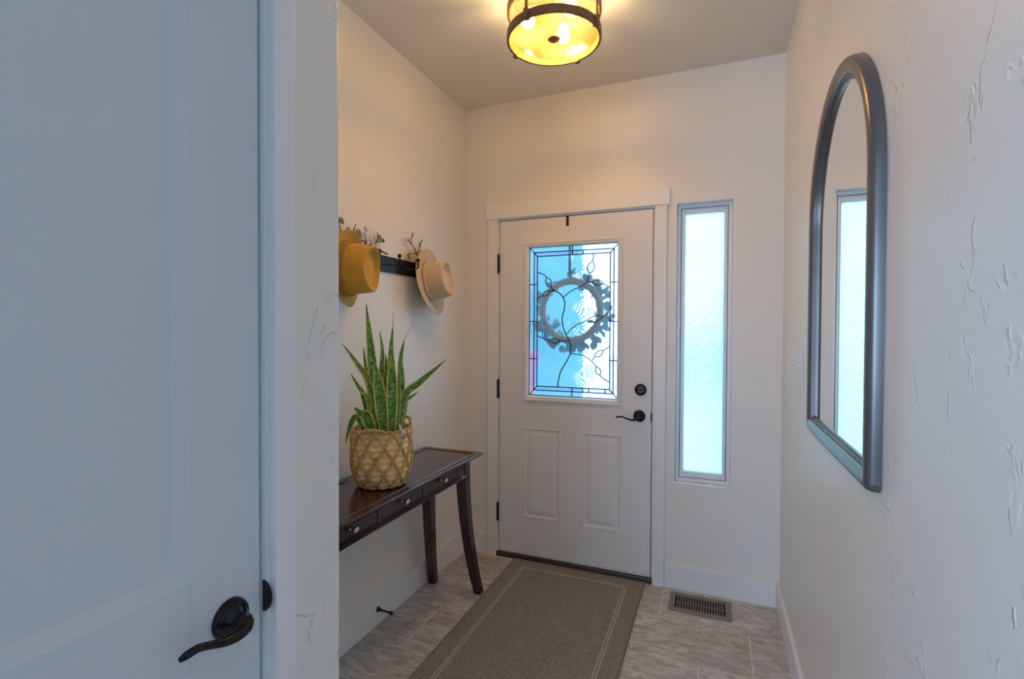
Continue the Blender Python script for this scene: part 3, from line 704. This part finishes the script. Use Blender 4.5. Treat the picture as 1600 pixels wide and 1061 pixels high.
# ================================================================== SNAKE PLANT
sp_ = empty('snake_plant', (BX, BY, BZ+.006)); tag(sp_, 'tall variegated snake plant with yellow-edged leaves growing in the straw basket', 'plant')
MB().lathe([(.075, .012), (.090, .10), (.100, BHGT-.028), (.095, BHGT-.024), (.0, BHGT-.020)], 32, (BX, BY, BZ), cap=True).build('soil', M_SOIL, sp_, smooth=True)
PD = (Vector((BX, BY, 1.0))-CAMP).dot(_F)
BASEZ = BZ+BHGT-.030
def leaf(pts, wz, dep, tail=None, cup=.22, lean=0.0, dtip=0.0):
    P = []
    for i, (x, y) in enumerate(pts):
        P.append(at(500+x/3.121, 460+y/3.121, PD+dep*(.45+.55*i/(len(pts)-1))+dtip*i/(len(pts)-1)))
    # root the leaf inside the pot
    base = P[0].copy(); hd = Vector((base.x-BX, base.y-BY, 0))
    if hd.length > .075: hd = hd.normalized()*.075
    root = Vector((BX+hd.x, BY+hd.y, BASEZ))
    ctrl = [root]+[p for p in P[1:]] if (P[0]-root).length < .09 else [root]+P
    c2 = catmull(ctrl, 8); N = len(c2); W_ = wz/3.121/F_PX*PD
    vs_ = []; uv = []; fs = []; nc = 6
    L_ = [0]
    for i in range(1, N): L_.append(L_[-1]+(c2[i]-c2[i-1]).length)
    for i, p in enumerate(c2):
        s_ = L_[i]/L_[-1]
        tn = (c2[min(i+1, N-1)]-c2[max(i-1, 0)]).normalized()
        vw = (CAMP-p).normalized(); vw = (vw+_R*lean).normalized()
        sd = tn.cross(vw).normalized(); fn = sd.cross(tn)
        prof = min(1, .45+1.5*s_)*min(1, ((1-s_)/.42)**.72 if s_ > .58 else 1)
        hw = max(W_*.5*prof, .0006)
        for k in range(nc+1):
            u = k/nc; o2 = (u-.5)*2
            vs_.append(p+sd*(hw*o2)-fn*(hw*cup*(1-o2*o2)*1.6)+fn*(.003*math.sin(s_*14+lean*5)*o2)); uv.append((u, s_))
    for k in range(nc+1):   # thickness: back skin
        pass
    n1_ = len(vs_); back = []
    for i, p in enumerate(c2):
        vw = (CAMP-p).normalized()
        for k in range(nc+1):
            q = vs_[i*(nc+1)+k]; th = .0032*(1-abs(k/nc-.5)*1.7)
            back.append(q-vw*th); uv.append(uv[i*(nc+1)+k])
    vs_ += back
    for i in range(N-1):
        for k in range(nc):
            a = i*(nc+1)+k; b = a+nc+1; fs.append((a, a+1, b+1, b)); fs.append((n1_+a, n1_+b, n1_+b+1, n1_+a+1))
        for k in (0, nc):
            a = i*(nc+1)+k; b = a+nc+1; fs.append((a, b, n1_+b, n1_+a))
    mb = MB(); mb.v = [tuple(v) for v in vs_]; mb.f = fs
    lf_ = mb.build('leaf', M_LEAF, sp_, smooth='all', uv=uv)
    if tail:
        e = c2[-1]; g = c2[-2]; q = [c2[-3], e]+[at(500+x/3.121, 460+y/3.121, PD+dep+dtip) for x, y in tail]
        MB().tube(q, [.0022, .0016]+[.0011, .0008][:len(q)-2]+[.0005]*(max(0, len(q)-4)), 5).build('leaf_tip', M_CORD, lf_, smooth='all')
leaf([(292, 640), (262, 420), (245, 240), (225, 45)], 47, .03)
leaf([(278, 645), (240, 440), (190, 350), (108, 238)], 35, -.01)
leaf([(258, 610), (215, 500), (185, 445), (150, 388)], 32, .03, lean=.2)
leaf([(262, 650), (228, 600), (196, 578), (166, 550)], 56, -.055, lean=-.2)
leaf([(235, 630), (178, 598), (145, 648), (124, 732)], 28, -.015)
leaf([(314, 665), (298, 540), (284, 430), (264, 322)], 60, -.055)
leaf([(350, 665), (352, 540), (352, 400), (354, 275)], 54, -.065)
leaf([(340, 600), (345, 380), (347, 260), (356, 150)], 40, .02, tail=[(356, 90)])
leaf([(372, 600), (395, 440), (393, 320), (411, 220)], 42, .015, tail=[(430, 180), (455, 135)], lean=.3)
leaf([(382, 610), (412, 500), (490, 425), (620, 315)], 36, -.01, dtip=.02)
leaf([(390, 590), (415, 530), (445, 500), (481, 474)], 30, .03)
leaf([(312, 610), (302, 400), (304, 270), (291, 180)], 32, .045)
leaf([(322, 620), (318, 480), (324, 380), (321, 290)], 38, .02)
leaf([(268, 620), (236, 430), (222, 350), (212, 258)], 27, .055, lean=.3)
leaf([(376, 620), (380, 520), (384, 430), (386, 350)], 24, -.02)
leaf([(272, 650), (244, 540), (222, 490), (190, 470)], 36, -.035, lean=-.3)
leaf([(282, 655), (262, 540), (236, 430), (200, 362)], 36, -.025)

# ================================================================== HAT RACK
RX = XL
hr = empty('hat_rack', (XL, 2.035, 1.68)); tag(hr, 'black iron wall hat rack with ball hooks and leafy metal twigs', 'coat rack')
RY0, RY1, RZ0, RZ1 = 1.625, 2.445, 1.679, 1.756
MB().box(XL, XL+.010, RY0, RY1, RZ0, RZ1).build('back_plate', M_IRON, hr, bevel=.002)
HY = [1.72, 1.876, 2.030, 2.192, 2.350]
for y in HY:
    pts = [(XL+.010, y-.035, 1.713), (XL+.03, y-.022, 1.711), (XL+.062, y-.006, 1.709), (XL+.078, y, 1.718), (XL+.080, y, 1.735), (XL+.078, y, 1.748)]
    hk = MB().tube(catmull(pts, 4), .0042, 8).build('hook', M_IRON, hr, smooth='all')
    MB().ball((XL+.078, y, 1.754), .0105, 14).build('hook_ball', M_IRON, hk, smooth='all')
def wp(u, v): return on(u, v, 'X', XL+.022)
def z1(x, y): return wp(500+x/5.304, 320+y/5.304)
def twig(pts, r=.0028):
    c2 = catmull([z1(*p) for p in pts], 5); MB().tube(c2, [r*(1-.5*i/len(c2)) for i in range(len(c2))], 6).build('twig', M_IRON, hr, smooth='all')
def disc_leaf(x, y, r, m_, asp=.75, rot=0.0):
    c2 = z1(x, y); r = r/5.304/F_PX*(Vector(c2)-CAMP).dot(_F)*1.4
    ax = Vector((1, random.uniform(-.25, .25), random.uniform(-.25, .25)))
    ref = Vector((0, math.sin(rot), math.cos(rot)))
    MB().lathe([(r*.2, .0030), (r*.8, .0022), (r, 0), (r*.8, -.0008), (r*.2, .0012)], 14, c2, ax, 1, asp, ref).build('enamel_leaf', m_, hr, smooth='all')
twig([(560, 410), (430, 345), (360, 300), (225, 258), (175, 225), (150, 110)], .0034)
twig([(283, 262), (280, 210), (297, 160)]); twig([(395, 340), (440, 318), (500, 310), (535, 298)]); twig([(470, 315), (478, 270), (476, 222)])
twig([(370, 330), (385, 290), (378, 260)]); twig([(225, 258), (232, 215)]); twig([(80, 330), (120, 250), (150, 110)])
for x, y, r, m_ in ((178, 130, 24, M_LEAFOLV), (232, 214, 22, M_LEAFOLV), (165, 255, 24, M_LEAFPALE), (322, 236, 28, M_LEAFOLV), (425, 285, 18, M_LEAFPALE), (500, 278, 26, M_LEAFOLV), (480, 335, 28, M_LEAFPALE), (395, 315, 20, M_LEAFPALE), (525, 298, 12, M_IRON), (440, 320, 18, M_LEAFPALE)):
    disc_leaf(x, y, r, m_, random.uniform(.6, .95), random.uniform(-1, 1))
# little bird perched among the twigs
bc = Vector(z1(372, 250)); mb = MB().ball(bc+Vector((.004, 0, 0)), .016, 12, (.55, .8, 1.35)).ball(Vector(z1(376, 203))+Vector((.004, 0, 0)), .0095, 10)
mb.build('enamel_bird', M_BIRD, hr, smooth='all')
MB().box(bc.x, bc.x+.006, z1(362, 0)[1], z1(390, 0)[1], z1(372, 195)[2], z1(372, 186)[2]).build('bird_crest', M_LEAFOLV, hr, bevel=.001)
twig([(830, 455), (803, 410), (775, 350), (720, 285)], .0034); twig([(803, 410), (770, 402), (720, 420)]); twig([(755, 325), (755, 285), (772, 240)]); twig([(815, 400), (830, 340), (842, 295)]); twig([(900, 470), (830, 455), (780, 470)], .0034)
for x, y, r, m_ in ((730, 293, 15, M_LEAFOLV), (768, 248, 16, M_LEAFOLV), (830, 330, 15, M_LEAFOLV), (843, 298, 9, M_IRON), (735, 420, 18, M_LEAFOLV), (765, 432, 16, M_LEAFPALE), (715, 290, 12, M_LEAFPALE), (826, 372, 15, M_LEAFPALE)):
    disc_leaf(x, y, r, m_, random.uniform(.5, .8), random.uniform(-1, 1))

# ================================================================== HATS
def hat(name, label, c, ax, roll, brim_a, brim_b, cr_a, cr_b, hgt, mf, curl, parts):
    ax = Vector(ax).normalized(); e1 = Vector((0, math.sin(roll), math.cos(roll))); e1 = (e1-ax*e1.dot(ax)).normalized(); e2 = ax.cross(e1); c = Vector(c)
    root = empty(name, c); tag(root, label, 'hat', 'hats on the wall rack')
    def P(x, y, z): return c+e1*x+e2*y+ax*z
    n = 64
    def ringpts(fa, fb, z): return [P(fa*math.cos(2*math.pi*k/n), fb*math.sin(2*math.pi*k/n), z(2*math.pi*k/n) if callable(z) else z) for k in range(n)]
    mb = MB(); rows = []
    R_ = [(0, 0), (.3, .001), (.65, .004), (.92, .010), (1, .013)]
    for q, lift in R_:
        rows += ringpts(cr_a+(brim_a-cr_a)*q, cr_b+(brim_b-cr_b)*q, lambda a, q=q, lift=lift: curl*q*q*(math.cos(2*a+.5))*.6+lift)
    for q, lift in reversed(R_):
        rows += ringpts(cr_a+(brim_a-cr_a)*q-.0015, cr_b+(brim_b-cr_b)*q-.0015, lambda a, q=q, lift=lift: curl*q*q*(math.cos(2*a+.5))*.6+lift-.0035)
    L = len(R_)*2
    mb.add(rows, [(i*n+k, i*n+(k+1) % n, ((i+1) % L)*n+(k+1) % n, ((i+1) % L)*n+k) for i in range(L) for k in range(n)])
    mb.build('brim', mf, root, smooth='all')
    prof = [(1.0, 0), (.985, .02), (.955, .05), (.92, .082), (.885, hgt-.012), (.865, hgt-.003), (.82, hgt), (.775, hgt-.006), (.72, hgt-.020), (.5, hgt-.026), (.25, hgt-.020), (.03, hgt-.018)]
    mb = MB(); rows = []
    for i, (f_, z) in enumerate(prof):
        def zz(a, z=z, i=i): return z-(0.010*math.cos(a)**2*0 if i < 4 else 0)+(.006*math.cos(2*a) if 4 <= i <= 7 else 0)
        pin = 1.0
        rows += [P(cr_a*f_*math.cos(2*math.pi*k/n), cr_b*f_*(1-(.08*max(0, math.cos(2*math.pi*k/n)) if i >= 3 else 0))*math.sin(2*math.pi*k/n), zz(2*math.pi*k/n)) for k in range(n)]
    mb.add(rows, [(i*n+k, i*n+(k+1) % n, (i+1)*n+(k+1) % n, (i+1)*n+k) for i in range(len(prof)-1) for k in range(n)]+[tuple((len(prof)-1)*n+k for k in range(n))])
    mb.build('crown', mf, root, smooth='all')
    return root, P
ax_b = (1, .12, .17)
hb, PB = hat('felt_hat', 'beige wide-brimmed felt hat with a cream cord band, hung nearest the door', (-1.424, 2.340, 1.656), ax_b, -.10, .178, .165, .104, .088, .112, M_FELT_B, .012, None)
n = 64
MB().tube([PB(.106*math.cos(2*math.pi*k/n), .0895*math.sin(2*math.pi*k/n), .012) for k in range(n)], .0032, 6, True).build('cord_band', M_BAND_B, hb, smooth='all')
a0 = math.radians(205)
for s_, L in ((0, .075), (.06, .062), (-.07, .055)):
    p0 = PB(.107*math.cos(a0), .091*math.sin(a0), .014); d_ = Vector((0, -.25+s_, -1)).normalized()
    MB().tube(catmull([p0+Vector((0, 0, .045+s_*.1)), p0, p0+d_*L*.5+Vector((.004, 0, 0)), p0+d_*L+Vector((.002, 0, 0))], 4), .0021, 5).build('cord_tassel', M_BAND_B, hb, smooth='all')
ax_y = (1, .25, -.02)
hy_, PY = hat('felt_hat', 'mustard yellow felt hat with matching ribbon band, hung nearest the partition corner', (-1.412, 1.662, 1.650), ax_y, .22, .158, .150, .110, .094, .122, M_FELT_Y, .022, None)
rows = []
for z in (.004, .030):
    f_ = 1.012-(.012 if z > .02 else 0); rows += [PY(.110*f_*math.cos(2*math.pi*k/n)*1.004, .094*f_*math.sin(2*math.pi*k/n)*1.004, z) for k in range(n)]
for z in (.030, .004):
    f_ = 1.012-(.012 if z > .02 else 0); rows += [PY(.110*(f_+.022)*math.cos(2*math.pi*k/n), .094*(f_+.022)*math.sin(2*math.pi*k/n), z) for k in range(n)]
MB().add(rows, [(i*n+k, i*n+(k+1) % n, ((i+1) % 4)*n+(k+1) % n, ((i+1) % 4)*n+k) for i in range(4) for k in range(n)]).build('ribbon_band', M_BAND_Y, hy_, smooth=True)
a0 = math.radians(250)
bp = [PY(.114*math.cos(a0+s_), .0975*math.sin(a0+s_), z) for s_, z in ((-.16, .0), (.16, .0), (.16, .034), (-.16, .034))]
MB().tube(bp, .0022, 6, True).build('buckle', M_BUCKLE, hy_)

# ================================================================== MIRROR
my0, my1, mzb, mzt = 1.218, 1.955, 1.066, 2.100
mr = empty('wall_mirror', (XR, (my0+my1)/2, mzb)); tag(mr, 'arched wall mirror in a rounded pewter frame on the right wall', 'mirror')
def arch(ins, n=40):
    r = (my1-my0)/2-ins; cyy = (my0+my1)/2; zs = mzt-(my1-my0)/2; b = mzb+ins; cr = max(.02-ins*.35, .003); P = []
    for k in range(7):
        a = math.pi*1.5-math.pi/2*k/6; P.append((cyy-r+cr+cr*math.cos(a), b+cr+cr*math.sin(a)))
    for k in range(n+1):
        a = math.pi-math.pi*k/n; P.append((cyy+r*math.cos(a), zs+r*math.sin(a)))
    for k in range(7):
        a = -math.pi/2*k/6; P.append((cyy+r-cr+cr*math.cos(a), b+cr+cr*math.sin(a)))
    return P
prof = [(0, .0005), (.001, .014), (.004, .0225), (.010, .027), (.019, .0285), (.030, .0275), (.040, .024), (.043, .021), (.044, .017), (.049, .017), (.0495, .0125), (.054, .0125), (.0545, .008)]
mb = MB(); rows = []
for ins, xo in prof: rows += [(XR-xo, y, z) for y, z in arch(ins)]
NA = len(arch(0))
mb.add(rows, [(i*NA+k, i*NA+(k+1) % NA, (i+1)*NA+(k+1) % NA, (i+1)*NA+k) for i in range(len(prof)-1) for k in range(NA)])
mb.build('frame', M_FRAME, mr, smooth=True)
MB().prism([(XR-.0085, y, z) for y, z in arch(.050)], (-.003+.003+.004, 0, 0)).build('mirror_glass', M_MIRROR, mr)
MB().prism([(XR-.0040, y, z) for y, z in arch(.004)], (.0035, 0, 0)).build('backing', M_DARKHOLE, mr)

# ================================================================== LIGHT SWITCH
sy0, sy1, sz0, sz1 = 2.215, 2.378, 1.206, 1.324
sw = empty('light_switch', (XR, (sy0+sy1)/2, sz0)); tag(sw, 'white toggle light switch plate beside the mirror', 'light switch')
MB().box(XR-.006, XR, sy0, sy1, sz0, sz1).build('cover_plate', M_PLASTIC, sw, bevel=.0025, seg=3)
for k in (-1, 0, 1):
    y = (sy0+sy1)/2+k*.046
    MB().box(XR-.0075, XR-.005, y-.007, y+.007, 1.252, 1.278).build('toggle_bezel', M_PLASTIC, sw)
    MB().prism([(XR-.006, y-.004, 1.256), (XR-.006, y-.004, 1.274), (XR-.020, y-.004, 1.268+k*k*.004), (XR-.020, y-.004, 1.260+k*k*.004)], (0, .008, 0)).build('toggle', M_PLASTIC, sw, bevel=.001)

# ================================================================== CEILING LIGHT
LXc, LYc, LR = -.613, 1.955, .190
cl = empty('ceiling_light', (LXc, LYc, 2.565)); tag(cl, 'round bronze and seeded glass flush ceiling light, lit', 'ceiling light')
def band(r0, r1, z0, z1, name, m_, par=cl):
    mb = MB(); n = 72; rows = []
    for r, z in ((r0, z0), (r1, z0), (r1, z1), (r0, z1)): rows += [(LXc+r*math.cos(2*math.pi*k/n), LYc+r*math.sin(2*math.pi*k/n), z) for k in range(n)]
    return mb.add(rows, [(i*n+k, i*n+(k+1) % n, ((i+1) % 4)*n+(k+1) % n, ((i+1) % 4)*n+k) for i in range(4) for k in range(n)]).build(name, m_, par, smooth=True, bevel=.001)
band(LR-.010, LR, 2.565, 2.597, 'lower_ring', M_BRONZE); band(LR-.010, LR, 2.672, 2.700, 'upper_ring', M_BRONZE)
mb = MB(); n = 72; rows = []
for r, z in ((LR-.013, 2.59), (LR-.013, 2.70), (LR-.016, 2.70), (LR-.016, 2.59)): rows += [(LXc+r*math.cos(2*math.pi*k/n), LYc+r*math.sin(2*math.pi*k/n), z) for k in range(n)]
mb.add(rows, [(i*n+k, i*n+(k+1) % n, ((i+1) % 4)*n+(k+1) % n, ((i+1) % 4)*n+k) for i in range(4) for k in range(n)]).build('glass_drum', G_CLEAR, cl, smooth=True)
MB().lathe([(.004, 2.577), (LR-.03, 2.577), (LR-.0115, 2.581), (LR-.0115, 2.585), (LR-.03, 2.582), (.004, 2.582)], 64, (LXc, LYc, 0), cap=False).build('glass_bottom', G_DIFF, cl, smooth=True)
for k in range(4):
    a = math.radians(75+90*k); u_ = Vector((math.cos(a), math.sin(a), 0)); v_ = Vector((-math.sin(a), math.cos(a), 0)); o0 = Vector((LXc, LYc, 0))
    def obox(r0, r1, hw, z0, z1, name):
        P = [o0+u_*r+v_*s_+Vector((0, 0, z)) for z in (z0, z1) for r, s_ in ((r0, -hw), (r1, -hw), (r1, hw), (r0, hw))]
        return MB().add(P, [(0, 3, 2, 1), (4, 5, 6, 7), (0, 1, 5, 4), (1, 2, 6, 5), (2, 3, 7, 6), (3, 0, 4, 7)]).build(name, M_BRONZE, cl, bevel=.001)
    obox(LR, LR+.005, .0055, 2.561, 2.735, 'strap'); s2 = obox(LR-.012, LR+.009, .010, 2.561, 2.602, 'strap_clip')
    obox(.06, LR+.005, .0055, 2.730, 2.736, 'support_arm')
MB().lathe([(.0, 2.560), (.006, 2.561), (.010, 2.566), (.012, 2.570), (.024, 2.572), (.026, 2.576), (.012, 2.579)], 24, (LXc, LYc, 0)).build('finial', M_BRONZE, cl, smooth='all')
MB().tube([(LXc, LYc, 2.575), (LXc, LYc, 2.76)], .005, 8).build('centre_rod', M_BRONZE, cl, smooth='all')
MB().lathe([(.02, 2.712), (.150, 2.712), (.156, 2.716), (.156, 2.728), (.15, 2.731), (.02, 2.731)], 48, (LXc, LYc, 0)).build('top_pan', M_BRONZE, cl, smooth=True)
MB().lathe([(.075, 2.735), (.085, 2.74), (.088, 2.755), (.085, 2.788), (.08, 2.7895)], 40, (LXc, LYc, 0)).build('ceiling_canopy', M_BRONZE, cl, smooth=True)
for k in range(3):
    a = math.radians(205+120*k); bx, by = LXc+.105*math.cos(a), LYc+.105*math.sin(a)
    MB().tube([(LXc+.05*math.cos(a), LYc+.05*math.sin(a), 2.712), (bx, by, 2.712), (bx, by, 2.69)], [.006, .010, .013], 10).build('lamp_holder', M_BRONZE, cl, smooth=True)
    bu = MB().lathe([(.012, 2.692), (.016, 2.68), (.024, 2.660), (.028, 2.645), (.025, 2.630), (.014, 2.619), (.002, 2.616)], 20, (bx, by, 0)).build('bulb', M_BULB, cl, smooth='all')

# ================================================================== WREATH HANGER AND WREATH (outside face of the door)
wh = MB(); hx = -.803
wh.box(hx-.008, hx+.008, D-.0035, D-.001, 2.012, 2.0735).box(hx-.008, hx+.008, D-.0035, D+.058, 2.0715, 2.0738).box(hx-.008, hx+.008, D+.0555, D+.058, 1.735, 2.0738).box(hx-.008, hx+.008, D+.058, D+.095, 1.733, 1.737).box(hx-.008, hx+.008, D+.093, D+.096, 1.737, 1.762)
tag(wh.build('wreath_hanger', M_IRON), 'black metal over-the-door hook at the top of the front door', 'hook')
M_VINE = mat('grapevine', (.42, .33, .30), .85); M_EUC = mat('eucalyptus_leaf', (.32, .56, .60), .6); M_EUC2 = mat('dusty_teal_leaf', (.24, .44, .58), .6)
for q_ in (M_EUC, M_EUC2):
    t = NT(q_); tl_ = t.n('ShaderNodeBsdfTranslucent'); tl_.inputs['Color'].default_value = t.b.inputs['Base Color'].default_value
    mx_ = t.n('ShaderNodeMixShader'); mx_.inputs[0].default_value = .45; t.l(t.b.outputs[0], mx_.inputs[1]); t.l(tl_.outputs[0], mx_.inputs[2]); t.l(mx_.outputs[0], t.out.inputs['Surface'])
wr = empty('wreath', (-.803, D+.092, 1.305)); tag(wr, 'grapevine wreath with teal leaves hanging outside the door glass', 'wreath')
WC = Vector((-.803, D+.088, 1.520)); WRd = .178
for s_ in range(7):
    ph = s_*.9; pts = []
    for k in range(60):
        a = 2*math.pi*k/60; q = ph+a*3; rr = WRd+.013*math.cos(q); pts.append(WC+Vector((rr*math.cos(a), .011*math.sin(q), rr*math.sin(a))))
    MB().tube(pts, .0085, 6, True).build('vine_strand', M_VINE, wr, smooth='all')
def wleaf(a, rr, ang, L, m_):
    b = WC+Vector((rr*math.cos(a), random.uniform(.012, .022), rr*math.sin(a))); d_ = Vector((math.cos(ang), random.uniform(-.1, .25), math.sin(ang))).normalized()
    sd = d_.cross(Vector((random.uniform(-.5, .5), -1, random.uniform(-.5, .5)))).normalized(); W_ = L*.32; up_ = Vector((0, -.003, 0))
    P = [b, b+d_*L*.3+sd*W_*.8, b+d_*L*.65+sd*W_*.9, b+d_*L, b+d_*L*.65-sd*W_*.9, b+d_*L*.3-sd*W_*.8, b+d_*L*.5+up_, b+d_*L*.5-up_]
    MB().add(P, [(0, 1, 6), (1, 2, 6), (2, 3, 6), (3, 4, 6), (4, 5, 6), (5, 0, 6), (1, 0, 7), (2, 1, 7), (3, 2, 7), (4, 3, 7), (5, 4, 7), (0, 5, 7)]).build('wreath_leaf', m_, wr)
for k in range(165):
    a = random.choice([random.uniform(-1.0, 1.2), random.uniform(3.3, 5.6), random.uniform(0, 6.28)])
    rr = WRd+random.choice([random.uniform(.0, .05), random.uniform(-.03, .04)]); out_ = random.random() < .8
    wleaf(a, rr, a+(0 if out_ else math.pi)+random.uniform(-.9, .9), random.uniform(.035, .062), random.choice([M_EUC, M_EUC2]))

# ================================================================== OUTSIDE
M_CONC = mat('pale_concrete', (.72, .72, .70), .9); M_BLUE = mat('teal_blue_stucco', (.05, .235, .27), .8); M_RED = mat('red_paint', (.62, .05, .16), .5); M_HEDGE = mat('hedge_green', (.16, .26, .20), .9)
t = NT(M_HEDGE); t.l(t.mix(t.noise(t.geo(), 6, 5), (.08, .15, .10), (.25, .36, .28)), t.b.inputs['Base Color'])
st(MB().box(-14, 14, D+T, 30, -.3, -.06).build('ground_outside', M_CONC, org=(0, 16, -.06)), 'pale concrete ground outside the front door', 'ground')
st(MB().box(-3.2, -1.33, D+T, 5.35, -.06, 3.2).build('wall_outside', M_BLUE), 'teal blue house wall seen through the door glass', 'wall')
hd = MB(); n = 60; rows = []
for i in range(7):
    for k in range(n):
        a = 2*math.pi*k/n; z = -.06+1.5*i/6; r_ = 1+.06*random.uniform(-1, 1); f_ = math.sin(math.pi*(.25+.72*i/6)/1.0)**.35
        rows.append((.9+2.6*math.cos(a)*r_*f_, 14+.6*math.sin(a)*r_*f_, z))
hd.add(rows, [(i*n+k, i*n+(k+1) % n, (i+1)*n+(k+1) % n, (i+1)*n+k) for i in range(6) for k in range(n)]+[tuple(6*n+k for k in range(n))])
tag(hd.build('hedge', M_HEDGE, smooth='all'), 'grey-green hedge beyond the obscure sidelight glass', 'hedge')
rb = empty('red_post', (-1.225, 3.30, -.06)); tag(rb, 'red post on the porch behind the lower left door glass', 'post')
MB().lathe([(.075, 0), (.075, .04), (.062, .06), (.062, 1.24), (.07, 1.25), (.07, 1.28)], 24, (-1.225, 3.30, -.06)).build('shaft', M_RED, rb, smooth=True)
MB().lathe([(.080, 1.275), (.080, 1.30), (.05, 1.325), (.01, 1.34)], 24, (-1.225, 3.30, -.06)).build('cap', M_RED, rb, smooth=True)
